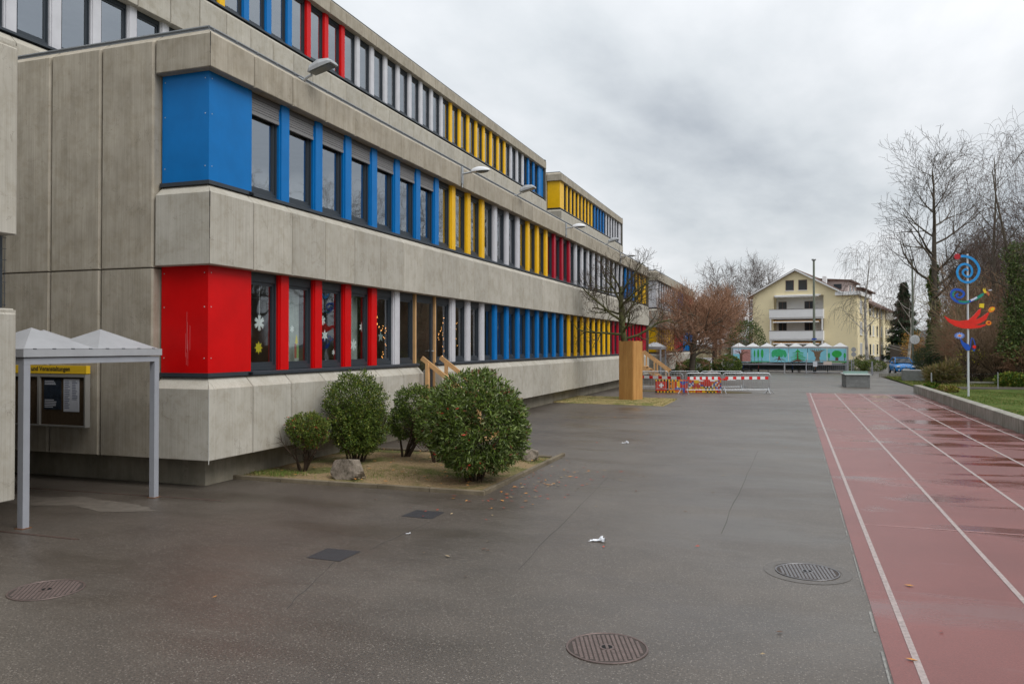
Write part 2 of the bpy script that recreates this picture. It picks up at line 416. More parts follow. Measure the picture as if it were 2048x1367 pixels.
# ------------------------------------------------------------------ mesh builder
class MB:
    def __init__(s):
        s.v = []; s.f = []; s.m = []

    def add(s, verts, faces, mi=0):
        o = len(s.v)
        s.v.extend([tuple(p) for p in verts])
        for f in faces:
            s.f.append(tuple(i + o for i in f)); s.m.append(mi)
        return s

    def box(s, x0, x1, y0, y1, z0, z1, mi=0, M=None):
        if x0 > x1: x0, x1 = x1, x0
        if y0 > y1: y0, y1 = y1, y0
        if z0 > z1: z0, z1 = z1, z0
        vs = [(x0, y0, z0), (x1, y0, z0), (x1, y1, z0), (x0, y1, z0), (x0, y0, z1), (x1, y0, z1), (x1, y1, z1), (x0, y1, z1)]
        if M is not None:
            vs = [tuple(M @ Vector(p)) for p in vs]
        return s.add(vs, [(3, 2, 1, 0), (4, 5, 6, 7), (0, 1, 5, 4), (1, 2, 6, 5), (2, 3, 7, 6), (3, 0, 4, 7)], mi)

    def beam(s, a, b, w, h, mi=0):
        a = Vector(a); b = Vector(b); d = (b - a); L = d.length
        q = d.to_track_quat('Y', 'Z').to_matrix().to_4x4(); q.translation = a
        return s.box(-w / 2, w / 2, 0, L, -h / 2, h / 2, mi, q)

    def tube(s, pts, rads, n=6, mi=0, cap=True):
        if not isinstance(rads, (list, tuple)): rads = [rads] * len(pts)
        o = len(s.v); k = len(pts)
        pts = [Vector(p) for p in pts]
        prev = None
        for i, p in enumerate(pts):
            t = (pts[min(i + 1, k - 1)] - pts[max(i - 1, 0)])
            if t.length < 1e-9: t = Vector((0, 0, 1))
            t.normalize()
            if prev is None:
                ref = Vector((0, 0, 1)) if abs(t.z) < 0.9 else Vector((1, 0, 0))
                a = t.cross(ref).normalized()
            else:
                a = (prev - t * prev.dot(t))
                a = a.normalized() if a.length > 1e-6 else t.orthogonal().normalized()
            prev = a
            b = t.cross(a)
            r = rads[i]
            for j in range(n):
                an = 2 * math.pi * j / n
                q = p + a * (math.cos(an) * r) + b * (math.sin(an) * r)
                s.v.append((q.x, q.y, q.z))
        for i in range(k - 1):
            for j in range(n):
                j2 = (j + 1) % n
                s.f.append((o + i * n + j, o + i * n + j2, o + (i + 1) * n + j2, o + (i + 1) * n + j)); s.m.append(mi)
        if cap:
            s.f.append(tuple(o + j for j in reversed(range(n)))); s.m.append(mi)
            s.f.append(tuple(o + (k - 1) * n + j for j in range(n))); s.m.append(mi)
        return s

    def cyl(s, c, r, z0, z1, n=16, mi=0, r2=None):
        return s.tube([(c[0], c[1], z0), (c[0], c[1], z1)], [r, r if r2 is None else r2], n, mi)

    def prism(s, poly, axis, a0, a1, mi=0):
        """poly of 2D points extruded along axis 'x','y','z'"""
        def P(p, a):
            if axis == 'x': return (a, p[0], p[1])
            if axis == 'y': return (p[0], a, p[1])
            return (p[0], p[1], a)
        n = len(poly)
        vs = [P(p, a0) for p in poly] + [P(p, a1) for p in poly]
        fs = [tuple(range(n)), tuple(range(2 * n - 1, n - 1, -1))]
        fs += [(i, i + n, (i + 1) % n + n, (i + 1) % n) for i in range(n)]
        return s.add(vs, fs, mi)

    def ell(s, c, r, nu=12, nv=8, mi=0, fn=None):
        vs = []
        for i in range(nv + 1):
            ph = math.pi * i / nv
            for j in range(nu):
                th = 2 * math.pi * j / nu
                d = Vector((math.sin(ph) * math.cos(th), math.sin(ph) * math.sin(th), math.cos(ph)))
                k = fn(d) if fn else 1
                vs.append((c[0] + d.x * r[0] * k, c[1] + d.y * r[1] * k, c[2] + d.z * r[2] * k))
        fs = []
        for i in range(nv):
            for j in range(nu):
                fs.append((i * nu + j, (i + 1) * nu + j, (i + 1) * nu + (j + 1) % nu, i * nu + (j + 1) % nu))
        return s.add(vs, fs, mi)

    def mesh(s, name, mats, fix=False, smooth=False):
        me = bpy.data.meshes.new(name)
        me.from_pydata(s.v, [], s.f)
        if not isinstance(mats, (list, tuple)): mats = [mats]
        for m in mats: me.materials.append(m)
        if len(mats) > 1: me.polygons.foreach_set('material_index', s.m)
        if smooth: me.polygons.foreach_set('use_smooth', [True] * len(me.polygons))
        me.update()
        if fix:
            import bmesh
            bm = bmesh.new(); bm.from_mesh(me)
            bmesh.ops.recalc_face_normals(bm, faces=bm.faces[:])
            bm.to_mesh(me); bm.free()
        return me

    def obj(s, name, mats, parent=None, loc=(0, 0, 0), rz=0, fix=False, smooth=False):
        return put(s.mesh(name, mats, fix, smooth), name, parent, loc, rz)


def put(me, name, parent=None, loc=(0, 0, 0), rz=0):
    o = bpy.data.objects.new(name, me)
    C.objects.link(o)
    o.location = loc
    if rz: o.rotation_euler = (0, 0, rz)
    if parent is not None: o.parent = parent
    return o


def tag(o, label=None, cat=None, group=None, kind=None):
    if label: o['label'] = label
    if cat: o['category'] = cat
    if group: o['group'] = group
    if kind: o['kind'] = kind
    return o


def empty(name, loc=(0, 0, 0), rz=0, label=None, cat=None, group=None, parent=None):
    o = bpy.data.objects.new(name, None)
    C.objects.link(o)
    o.location = loc; o.rotation_euler = (0, 0, rz)
    o.empty_display_size = 0.2
    if parent is not None: o.parent = parent
    return tag(o, label, cat, group)


def kids(o):
    return [c for c in bpy.data.objects if c.parent == o]


def copy_tree(o, parent=None, km=None):
    if km is None:
        km = {}
        for c in bpy.data.objects:
            if c.parent: km.setdefault(c.parent.name, []).append(c)
    c = o.copy(); C.objects.link(c)
    if parent is not None: c.parent = parent
    for ch in km.get(o.name, []):
        copy_tree(ch, c, km)
    return c


# ------------------------------------------------------------------ the ground
def sheet(name, poly, z, m, kind='structure'):
    b = MB(); b.add([(x, y, z) for x, y in poly], [tuple(range(len(poly)))])
    return tag(b.obj(name, m, fix=False), kind=kind)


sheet('ground', [(-1500, -800), (1500, -800), (1500, 2500), (-1500, 2500)], -0.05, M_EARTH)
sheet('asphalt_yard', [(-60, -40), (6.25, -40), (6.25, 47.8), (7.0, 54), (6.74, 70.6), (15, 71.6), (14.5, 84), (12.5, 100), (14, 104), (22, 150), (22, 170), (-60, 170)], 0.0, M_ASPH)

trk = sheet('running_track', [(0.69, -20), (6.18, -20), (6.18, 45.3), (0.74, 45.3)], 0.004, M_TRACK)
M_LINE = mat('worn_white_line', (0.33, 0.27, 0.255), 0.55, 0.4, noise=0.35, nscale=22)
for i, x in enumerate((0.93, 2.14, 3.35, 4.57, 5.79)):
    MB().add([(x - 0.027, -20, 0.008), (x + 0.027, -20, 0.008), (x + 0.027, 45.25, 0.008), (x - 0.027, 45.25, 0.008)], [(0, 1, 2, 3)]).obj('lane_line', M_LINE, trk)
M_LINE2 = mat('faint_line', (0.36, 0.20, 0.19), 0.55, 0.4, noise=0.3, nscale=12)
for y in (22.3, 33.0, 12.2):
    MB().add([(0.957, y, 0.0065), (5.76, y, 0.0065), (5.76, y + 0.035, 0.0065), (0.957, y + 0.035, 0.0065)], [(0, 1, 2, 3)]).obj('cross_line', M_LINE2, trk)

# crumbling light joint where track and asphalt meet
rng = random.Random(5)
b = MB()
y = -5.0
while y < 45:
    l = rng.uniform(0.3, 1.6)
    w = rng.uniform(0.004, 0.016)
    b.add([(0.69 - w, y, 0.0055), (0.69, y, 0.0055), (0.70, y + l, 0.0055), (0.69 - w * rng.uniform(0.3, 1), y + l, 0.0055)], [(0, 1, 2, 3)])
    y += l + rng.uniform(0, 0.7)
tag(b.obj('seam_mortar', mat('joint_mortar', (0.22, 0.215, 0.20), 0.8, 0.3, noise=0.4, nscale=15)), kind='structure')

# raised lawn right of the track
b = MB()
xs = [6.56, 7.5, 9, 12, 18, 30, 60, 120]
ys = [-40, -10, 10, 20, 30, 38, 44, 47, 49, 52, 56, 64, 70.4]
def lawn_z(x, y):
    return 0.035 + (0.022 * math.sin(x * 1.7 + y * 0.6) if 7 < x and y < 69 else 0)
for yy in ys:
    for xx in xs:
        x = xx
        if xx == 6.56 and yy > 47.8: x = 7.05
        b.v.append((x, yy, lawn_z(xx, yy)))
n = len(xs)
for i in range(len(ys) - 1):
    for j in range(n - 1):
        b.f.append((i * n + j, i * n + j + 1, (i + 1) * n + j + 1, (i + 1) * n + j)); b.m.append(0)
tag(b.obj('lawn', M_LAWN, smooth=True), kind='structure')
b = MB()
pp = [(7.25, 50.9), (9, 50.9), (13, 51.6), (30, 53.5)]
vs = []
for x, y in pp:
    vs += [(x, y, 0.07), (x, y + 2.6, 0.075)]
for i in range(len(pp) - 1):
    b.add([vs[2 * i], vs[2 * i + 2], vs[2 * i + 3], vs[2 * i + 1]], [(0, 1, 2, 3)])
tag(b.obj('garden_path', M_ASPH), kind='structure')

# retaining wall in cast lengths
wall = empty('retaining_wall', (6.37, 20, 0), 0, 'low concrete retaining wall between the red running track and the lawn', 'wall')
y = 47.7
while y > -16:
    y0 = max(y - 5.1, -20)
    b = MB()
    b.prism([(-0.17, -0.03), (0.19, -0.03), (0.19, 0.385), (0.175, 0.40), (-0.155, 0.40), (-0.17, 0.385)], 'y', y0 + 0.012 - 20, y - 20)
    b.obj('wall_segment', M_WALLC, wall, fix=True)
    y = y0

# bed with shrubs: kerb stones and soil
b = MB()
rng = random.Random(2)
nx, ny = 26, 22
for j in range(ny + 1):
    for i in range(nx + 1):
        x = -9.92 + (5.0) * i / nx; y = 12.56 + 4.34 * j / ny
        e = min(i, nx - i, j, ny - j)
        z = 0.035 + (0.0 if e == 0 else 0.05 * math.sin(math.pi * i / nx) * math.sin(math.pi * j / ny) + rng.uniform(-0.012, 0.012))
        b.v.append((x, y, z))
for j in range(ny):
    for i in range(nx):
        a = j * (nx + 1) + i
        b.f.append((a, a + 1, a + nx + 2, a + nx + 1)); b.m.append(0)
tag(b.obj('bed_soil', M_SOIL, smooth=True), kind='structure')
kb = empty('kerb_edging', (-4.9, 12.5, 0), 0, 'narrow grey kerb stones edging the shrub bed beside the building', 'kerb')
x = -4.85
while x > -9.9:
    l = min(1.0, x + 9.95)
    MB().prism([(0, -0.02), (0.08, -0.02), (0.08, 0.065), (0.07, 0.075), (0.01, 0.075), (0, 0.065)], 'x', x + 4.9 - l + 0.01, x + 4.9 + 0.0).obj('kerb_stone', M_KERB, kb, (0, -0.03, 0), fix=True)
    x -= 1.0
y = 12.56
while y < 16.9:
    MB().prism([(0, -0.02), (0.08, -0.02), (0.08, 0.065), (0.07, 0.075), (0.01, 0.075), (0, 0.065)], 'y', 0.01, 1.0).obj('kerb_stone', M_KERB, kb, (-0.03, y - 12.5, 0), fix=True)
    y += 1.0
x = -5.0
while x > -9.5:
    MB().prism([(0, -0.02), (0.08, -0.02), (0.08, 0.065), (0.07, 0.075), (0.01, 0.075), (0, 0.065)], 'x', x + 4.9 - 0.99, x + 4.9).obj('kerb_stone', M_KERB, kb, (0, 4.42, 0), fix=True)
    x -= 1.0

# dry grass square round the boxed tree
b = MB()
P4 = [(-10.1, 33.9), (-4.95, 33.25), (-5.0, 37.8), (-10.1, 38.4)]
nn = 30
rng = random.Random(9)
for j in range(nn + 1):
    for i in range(nn + 1):
        u = i / nn; v = j / nn
        x = (P4[0][0] * (1 - u) + P4[1][0] * u) * (1 - v) + (P4[3][0] * (1 - u) + P4[2][0] * u) * v
        y = (P4[0][1] * (1 - u) + P4[1][1] * u) * (1 - v) + (P4[3][1] * (1 - u) + P4[2][1] * u) * v
        e = min(i, nn - i, j, nn - j)
        b.v.append((x + rng.uniform(-0.06, 0.06), y + rng.uniform(-.06, .06), 0.006 if e == 0 else 0.03 + rng.uniform(0, 0.03)))
for j in range(nn):
    for i in range(nn):
        a = j * (nn + 1) + i
        b.f.append((a, a + 1, a + nn + 2, a + nn + 1)); b.m.append(0)
tag(b.obj('dry_grass', M_DRYG, smooth=True), kind='structure')

# low kerb wall before the parked car
b = MB(); b.box(0, 2.9, 0, 0.22, -0.02, 0.30)
tag(b.obj('low_kerb_wall', M_WALLC, None, (6.7, 70.5, 0), R(3)), 'short low concrete kerb wall in front of the blue car', 'wall')

# distant hills
b = MB()
rng = random.Random(3)
n = 60
for i in range(n + 1):
    a = R(-75 + 150 * i / n)
    h = 16 + 10 * math.sin(i * 0.37 + 1) + 8 * math.sin(i * 1.1) + rng.uniform(-1.5, 1.5)
    for rr, zz in ((700, -1), (860, h * 0.7), (1050, h * 1.25), (1300, h * 1.1)):
        b.v.append((math.sin(a) * rr, math.cos(a) * rr, zz))
for i in range(n):
    for k in range(3):
        a = i * 4 + k
        b.f.append((a, a + 1, a + 5, a + 4)); b.m.append(0)
tag(b.obj('hills', mat('wooded_hill', (0.075, 0.085, 0.085), 0.95, 0.1, noise=0.5, nscale=0.05), smooth=True), kind='structure')

# ------------------------------------------------------------------ the school building
MOD = 1.22
PROF = {}


def panel_mesh(zb, zt, ch_d, ch_z, L=MOD, mitre=False, gable=False, m=None, th=0.25, end_mitre=False):
    """precast panel: front face, chamfered top; u along the wall, d inwards.
    front wall: (x=-d, y=u); gable wall: (x=-u, y=d)"""
    key = (zb, zt, ch_d, ch_z, L, mitre, gable, m.name, th, end_mitre)
    if key in PROF: return PROF[key]
    g, c = (0.018, 0.03) if gable else (0.013, 0.024)
    prof = [(0.0, zb + 0.012), (0.0, zt), (ch_d, ch_z), (th, ch_z), (th, zb), (0.012, zb)]
    secs = []
    def sec(u, ins, mit):
        r = []
        for (d, z) in prof:
            dd = max(d, ins) if d < th else d
            zz = z
            if ins and abs(d - ch_d) < 1e-6 and abs(z - ch_z) < 1e-6 and ch_d < th: zz = z
            uu = u + (dd * mit)
            r.append((uu, dd, zz))
        return r
    if mitre:
        secs.append(sec(0.004, 0.0, 1))
    else:
        secs.append(sec(g, c, 0)); secs.append(sec(g + c, 0, 0))
    if end_mitre:
        secs.append(sec(L - 0.004, 0.0, -1))
    else:
        secs.append(sec(L - g - c, 0, 0)); secs.append(sec(L - g, c, 0))
    b = MB(); n = len(prof)
    for s_ in secs:
        for (u, d, z) in s_:
            b.v.append((-u, d, z) if gable else (-d, u, z))
    for i in range(len(secs) - 1):
        for j in range(n):
            b.f.append((i * n + j, i * n + (j + 1) % n, (i + 1) * n + (j + 1) % n, (i + 1) * n + j)); b.m.append(0)
    b.f.append(tuple(range(n))); b.m.append(0)
    b.f.append(tuple((len(secs) - 1) * n + j for j in range(n))); b.m.append(0)
    me = b.mesh('wall_panel', m, fix=True)
    PROF[key] = me
    return me


CM = {}


def column_mesh(z0, z1, c):
    key = (z0, z1, c)
    if key in CM: return CM[key]
    b = MB()
    b.prism([(-0.30, -0.165), (-0.225, -0.165), (-0.222, -0.135), (-0.19, -0.132), (-0.18, -0.122), (-0.18, 0.122), (-0.19, 0.132), (-0.222, 0.135), (-0.225, 0.165), (-0.30, 0.165)], 'z', z0, z1)
    me = b.mesh('facade_fin', COLM[c], fix=True)
    CM[key] = me
    return me


WM = {}


def window_meshes(zs, zh, head):
    key = (zs, zh, head)
    if key in WM: return WM[key]
    w0, w1 = 0.15, MOD - 0.15
    b = MB()
    f = 0.055
    x0, x1 = -0.36, -0.275
    b.box(x0, x1, w0, w0 + f, zs, zh)
    b.box(x0, x1, w1 - f, w1, zs, zh)
    b.box(x0, x1, w0 + f, w1 - f, zs, zs + 0.09)
    b.box(x0, x1, w0 + f, w1 - f, zh - head, zh)
    # sash set back
    x0, x1 = -0.37, -0.305
    a0, a1 = w0 + f, w1 - f
    c0, c1 = zs + 0.09, zh - head
    b.box(x0, x1, a0, a0 + 0.05, c0, c1)
    b.box(x0, x1, a1 - 0.05, a1, c0, c1)
    b.box(x0, x1, a0 + 0.05, a1 - 0.05, c0, c0 + 0.06)
    b.box(x0, x1, a0 + 0.05, a1 - 0.05, c1 - 0.06, c1)
    fr = b.mesh('window', M_FRAME)
    g = MB()
    g.box(-0.352, -0.335, a0 + 0.045, a1 - 0.045, c0 + 0.055, c1 - 0.055)
    gl = g.mesh('pane', M_GLASS if zs > 5 else M_GLASS_LOW)
    WM[key] = (fr, gl)
    return WM[key]


def blind_mesh(zh, drop):
    key = ('bl', zh, drop)
    if key in WM: return WM[key]
    b = MB()
    w0, w1 = 0.155, MOD - 0.155
    b.box(-0.27, -0.21, w0, w1, zh - 0.10, zh, 1)
    z = zh - 0.10
    n = 12
    n = 5
    for i in range(n):
        zz = z - i * (drop - 0.14) / n
        b.box(-0.255 + 0.004 * (i % 2), -0.225 + 0.004 * (i % 2), w0 + 0.02, w1 - 0.02, zz - (drop - 0.14) / n + 0.005, zz - 0.002)
    b.box(-0.265, -0.215, w0 + 0.02, w1 - 0.02, zh - drop - 0.04, zh - drop + 0.03)
    b.box(-0.255, -0.235, w0 + 0.2, w0 + 0.23, zh - drop, zh - 0.1)
    b.box(-0.255, -0.235, w1 - 0.23, w1 - 0.2, zh - drop, zh - 0.1)
    me = b.mesh('blind', [M_BLIND, mat('blind_housing', (0.075, 0.07, 0.068), 0.5)], fix=True)
    WM[key] = me
    return me


def glazed_row(parent, x, k0, k1, zs, zh, cols, head=0.14, blinds=None, skip=(), sill_gaps=(), end_panel=None):
    """cols: dict joint -> colour; windows fill modules k0..k1-1 (module k spans joint k to k+1)"""
    for k in range(k0 + 1, k1):
        if k in cols:
            put(column_mesh(round(zs - 0.01, 3), zh, cols[k]), 'facade_fin', parent, (x, k * MOD, 0))
    fr, gl = window_meshes(zs, zh, head)
    for k in range(k0, k1):
        if k in skip: continue
        w = put(fr, 'window', parent, (x, k * MOD, 0))
        put(gl, 'pane', w)
        if blinds and k in blinds:
            put(blind_mesh(round(zh - 0.04, 3), blinds[k]), 'blind', w)
    # sill strips
    for k in range(k0, k1):
        if k in sill_gaps: continue
        key = ('sill', zs)
        if key not in WM:
            s = MB()
            s.prism([(-0.38, zs - 0.08), (-0.13, zs - 0.08), (-0.13, zs - 0.025), (-0.14, zs - 0.018), (-0.38, zs)], 'y', 0.0, MOD)
            WM[key] = s.mesh('sill', M_SILL, fix=True)
        put(WM[key], 'sill', parent, (x, k * MOD, 0))


def corner_cladding(parent, x, y0, L, zs, zh, c, front=True, gable=True, lab=None):
    """sheet metal corner boxes on the first module; front plate and gable plate are separate sheets with rivets"""
    r = 0.18
    m = COLM[c]
    if front:
        b = MB(); b.box(-r - 0.02, -r, r + 0.004, L, zs - 0.01, zh)
        p = b.obj('corner_cladding', m, parent, (x, y0, 0))
        if lab: p['label'] = lab + ' facing the yard'
        rv = MB()
        for (u, z) in ((r + 0.08, zs + 0.25), (r + 0.08, (zs + zh) / 2 + .2), (r + 0.08, zh - 0.15)):
            rv.ell((-r + 0.001, u, z), (0.006, 0.012, 0.012), 6, 4)
        rv.obj('rivets', M_ZINC, p)
        s = MB(); s.prism([(-0.38, zs - 0.08), (-0.13, zs - 0.08), (-0.13, zs - 0.012), (-0.38, zs - 0.012)], 'y', 0.13, L)
        s.obj('sill', M_SILL, parent, (x, y0, 0), fix=True)
    if gable:
        Lg = MOD
        b = MB(); b.box(-Lg + 0.02, -r - 0.001, r, r + 0.02, zs - 0.01, zh)
        p = b.obj('corner_cladding', m, parent, (x, y0, 0))
        if lab: p['label'] = lab + ' on the gable end'
        rv = MB()
        for u in (r + 0.08, Lg - 0.08):
            for z in (zs + 0.25, (zs + zh) / 2 + .2, zh - 0.15):
                rv.ell((-u, r - 0.001, z), (0.012, 0.006, 0.012), 6, 4)
        rv.obj('rivets', M_ZINC, p)
        s = MB(); s.prism([(0.13, zs - 0.08), (0.38, zs - 0.08), (0.38, zs - 0.012), (0.13, zs - 0.012)], 'x', -Lg + 0.01, -0.381)
        s.obj('sill', M_SILL, parent, (x, y0, 0), fix=True)


def run_panels(parent, x, y0, n, zb, zt, chd, chz, m, gable_n=0, skip=(), first_gable=0, end=False):
    me = panel_mesh(zb, zt, chd, chz, m=m)
    for k in range(n):
        if k in skip: continue
        mm = me
        if k == 0 and gable_n: mm = panel_mesh(zb, zt, chd, chz, mitre=True, m=m)
        put(mm, 'wall_panel', parent, (x, y0 + k * MOD, 0))
    for k in range(gable_n):
        mm = panel_mesh(zb, zt, chd, chz, mitre=(k == 0), gable=True, m=m)
        put(mm, 'wall_panel', parent, (x - k * MOD, y0, 0))


XF = -9.45
Y0 = 11.27


def seq(spec, start):
    d = {}; k = start
    for c, n in spec:
        for _ in range(n):
            d[k] = c; k += 1
    return d


def interior(parent, xa, xb, y0, y1, z0, z1, partition=()):
    """room shell behind the windows, open to the front"""
    b = MB()
    b.add([(xa, y0, z0), (xb, y0, z0), (xb, y1, z0), (xa, y1, z0)], [(0, 1, 2, 3)])
    b.add([(xa, y0, z1), (xb, y0, z1), (xb, y1, z1), (xa, y1, z1)], [(3, 2, 1, 0)])
    b.add([(xb, y0, z0), (xb, y1, z0), (xb, y1, z1), (xb, y0, z1)], [(0, 1, 2, 3)])
    b.add([(xa, y0, z0), (xb, y0, z0), (xb, y0, z1), (xa, y0, z1)], [(0, 1, 2, 3)])
    b.add([(xa, y1, z0), (xb, y1, z0), (xb, y1, z1), (xa, y1, z1)], [(3, 2, 1, 0)])
    for y in partition:
        b.box(xb + 0.02, xa - 0.3, y - 0.06, y + 0.06, z0 + 0.002, z1 - 0.002)
    return b.obj('interior', M_INT, parent)


def school_block(name, label, y0, n, low, up, ux0, z_par_extra=0.0, doors=(), gable_n=6):
    T = empty(name, (XF, y0, 0), 0, label, 'building')
    L = n * MOD
    # ---- concrete
    run_panels(T, 0, 0, n, 0.514, 1.747, 0.20, 1.94, M_CONC, 1, skip=doors)
    run_panels(T, 0, 0, n, 3.91, 5.16, 0.20, 5.335, M_CONC, 1)
    run_panels(T, 0, 0, n, 7.33 + z_par_extra, 7.91 + z_par_extra, 0.20, 8.06 + z_par_extra, M_CONCW, 1)
    for k in range(1, gable_n):
        put(panel_mesh(0.514, 3.872, 0.0, 3.872, gable=True, m=M_CONCW), 'wall_panel', T, (-k * MOD, 0, 0))
        put(panel_mesh(3.892, 7.91 + z_par_extra, 0.20, 8.06 + z_par_extra, gable=True, m=M_CONCW), 'wall_panel', T, (-k * MOD, 0, 0))
    # ---- cores behind the panels
    b = MB()
    W = gable_n * MOD
    def ring(z0, z1, din, skipk=()):
        a = 0.0
        ks = sorted(skipk)
        edges = []
        s = din
        for k in ks:
            edges.append((s, k * MOD)); s = (k + 1) * MOD
        edges.append((s, L - 0.02))
        for (p, q) in edges: b.box(-din - 0.2, -din, p, q, z0, z1)
    ring(0.52, 1.95, 0.251, doors)
    ring(3.92, 5.33, 0.251)
    ring(7.335 + z_par_extra, 8.04 + z_par_extra, 0.251)
    b.box(-W, -0.455, 0.252, 0.45, 0.52, 8.04 + z_par_extra)
    b.box(-W + 0.01, -0.02, L - 0.25, L - 0.021, 0.515, 8.03 + z_par_extra)
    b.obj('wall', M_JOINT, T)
    b = MB()
    b.box(-W, -0.45, 0.45, L - 0.4, -0.05, 0.52)
    b.obj('plinth', M_PLINTH, T)
    b = MB(); b.box(-W, -0.26, 0.46, L - 0.3, 7.75, 7.93)
    b.obj('terrace_roof', mat('roof_gravel', (0.25, 0.24, 0.22), 0.9, 0.2, noise=0.3, nscale=6), T)
    interior(T, -0.46, -6.5, 0.5, L - 0.3, 1.25, 3.98, [i * MOD for i in range(9, n - 2, 8)])
    interior(T, -0.46, -6.5, 0.5, L - 0.3, 4.75, 7.5, [i * MOD for i in range(8, n - 2, 7)])
    # ---- glazing
    g = low['ground']; f = low['first']
    glazed_row(T, 0, 1, n - 1, 2.03, 3.935, g, head=0.20, sill_gaps=doors, skip=doors)
    bl = {k: 0.37 for k in range(1, 8)} if low.get('blinds') else {}
    glazed_row(T, 0, 1, n - 1, 5.41, 7.36 + z_par_extra, f, head=0.14, blinds=bl)
    corner_cladding(T, 0, 0, MOD + 0.14, 2.03, 3.935, low['gc'], lab=low['gl'])
    corner_cladding(T, 0, 0, MOD + 0.14, 5.41, 7.36 + z_par_extra, low['fc'], lab=low['fl'])
    for zs, zh, c in ((2.03, 3.935, low['ge']), (5.41, 7.36 + z_par_extra, low['fe'])):
        b = MB(); b.box(-0.38, -0.18, (n - 1) * MOD - 0.14, L - 0.2, zs - 0.01, zh)
        b.obj('corner_cladding', COLM[c], T)
        b = MB(); b.box(-0.38, -0.13, (n - 1) * MOD, L - 0.13, zs - 0.08, zs - 0.012)
        b.obj('sill', M_SILL, T)
    # ---- rail along the parapet
    b = MB()
    zt = 8.10 + z_par_extra
    b.tube([(-0.24, 0.24, zt + 0.03), (-0.24, L - 0.1, zt + 0.03)], 0.028, 6)
    b.tube([(-0.24, 0.24, zt + 0.03), (-W, 0.24, zt + 0.03)], 0.028, 6)
    b.box(-0.36, -0.2, 0.2, L - 0.05, zt - 0.04, zt - 0.015)
    b.box(-W, -0.361, 0.2, 0.36, zt - 0.04, zt - 0.015)
    for k in range(2 * n):
        b.box(-0.26, -0.18, k * MOD / 2 + 0.3, k * MOD / 2 + 0.33, zt - 0.015, zt + 0.01)
    b.obj('parapet_rail', mat('rail_grey', (0.17, 0.18, 0.19), 0.5, 0.5, 0.3), T)

    # ---- upper storeys, set back
    ux = -7.55
    k0, k1 = up['k0'], n
    yU = k0 * MOD
    nU = k1 - k0
    gab = 1 if up['gable'] else 0
    Z = dict(a0=7.9, a1=9.55, a2=9.74, s2=9.86, h2=11.88, b1=13.10, b2=13.28, s3=13.40, h3=15.52, c1=16.02, c2=16.2)
    def urun(zb, zt, chz, m):
        me = panel_mesh(zb, zt, 0.20, chz, m=m)
        for k in range(nU):
            mm = panel_mesh(zb, zt, 0.20, chz, mitre=True, m=m) if (k == 0 and gab) else me
            put(mm, 'wall_panel', T, (ux, yU + k * MOD, 0))
        if gab:
            put(panel_mesh(zb, zt, 0.20, chz, mitre=True, gable=True, m=m), 'wall_panel', T, (ux, yU, 0))
    urun(Z['a0'], Z['a1'], Z['a2'], M_CONC)
    urun(Z['h2'], Z['b1'], Z['b2'], M_CONC)
    urun(Z['h3'], Z['c1'], Z['c2'], M_CONCW)
    if gab:
        for k in range(1, 8):
            put(panel_mesh(Z['a0'], 11.9, 0.0, 11.9, gable=True, m=M_CONCW), 'wall_panel', T, (ux - k * MOD, yU, 0))
            put(panel_mesh(11.92, Z['c1'], 0.20, Z['c2'], gable=True, m=M_CONCW), 'wall_panel', T, (ux - k * MOD, yU, 0))
    b = MB()
    e1 = k1 * MOD
    for z0, z1 in ((0, Z['a2'] - 0.01), (Z['h2'] + 0.01, Z['b2'] - 0.01), (Z['h3'] + 0.01, Z['c2'] - 0.02)):
        b.box(ux - 0.46, ux - 0.252, yU + 0.26, e1 - 0.02, z0, z1)
    b.box(ux - 10, ux - 0.461, yU + 0.26, yU + 0.45, 0, Z['c2'] - 0.02)
    b.box(ux - 10, ux - 0.03, e1 - 0.25, e1 - 0.021, 7.8, Z['c2'] - 0.03)
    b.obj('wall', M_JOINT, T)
    b = MB(); b.box(ux - 10, ux - 0.28, yU + 0.46, e1 - 0.3, Z['c2'] - 0.25, Z['c2'] - 0.08)
    b.obj('roof', MATS['roof_gravel'], T)
    b = MB(); b.tube([(ux - 0.2, yU + 0.2, Z['c2'] + 0.02), (ux - 0.2, e1 - 0.1, Z['c2'] + 0.02)], 0.03, 5)
    b.tube([(ux - 0.2, yU + 0.2, Z['c2'] + 0.02), (ux - 9, yU + 0.2, Z['c2'] + 0.02)], 0.03, 5)
    b.obj('parapet_rail', MATS['rail_grey'], T)
    interior(T, ux - 0.47, ux - 6, yU + 0.5, e1 - 0.3, 9.2, 12.0)
    interior(T, ux - 0.47, ux - 6, yU + 0.5, e1 - 0.3, 12.7, 15.6)
    w0 = k0 + gab
    for zs, zh, cols, cend in ((Z['s2'], Z['h2'] + 0.03, up['second'], up['e2']), (Z['s3'], Z['h3'] + 0.03, up['third'], up['e3'])):
        glazed_row(T, ux, w0, k1 - 1, zs, zh, cols, head=0.14)
        b = MB(); b.box(ux - 0.38, ux - 0.18, (k1 - 1) * MOD - 0.14, e1 - 0.2, zs - 0.01, zh)
        b.obj('corner_cladding', COLM[cend], T)
        b = MB(); b.box(ux - 0.38, ux - 0.13, (k1 - 1) * MOD, e1 - 0.13, zs - 0.08, zs - 0.012)
        b.obj('sill', M_SILL, T)
    if gab:
        corner_cladding(T, ux, yU, MOD + 0.14, Z['s2'], Z['h2'] + 0.03, up['g2'], lab='sheet metal corner of the second floor')
        corner_cladding(T, ux, yU, MOD + 0.14, Z['s3'], Z['h3'] + 0.03, up['g3'], lab='bright yellow sheet metal corner under the roof')
    return T


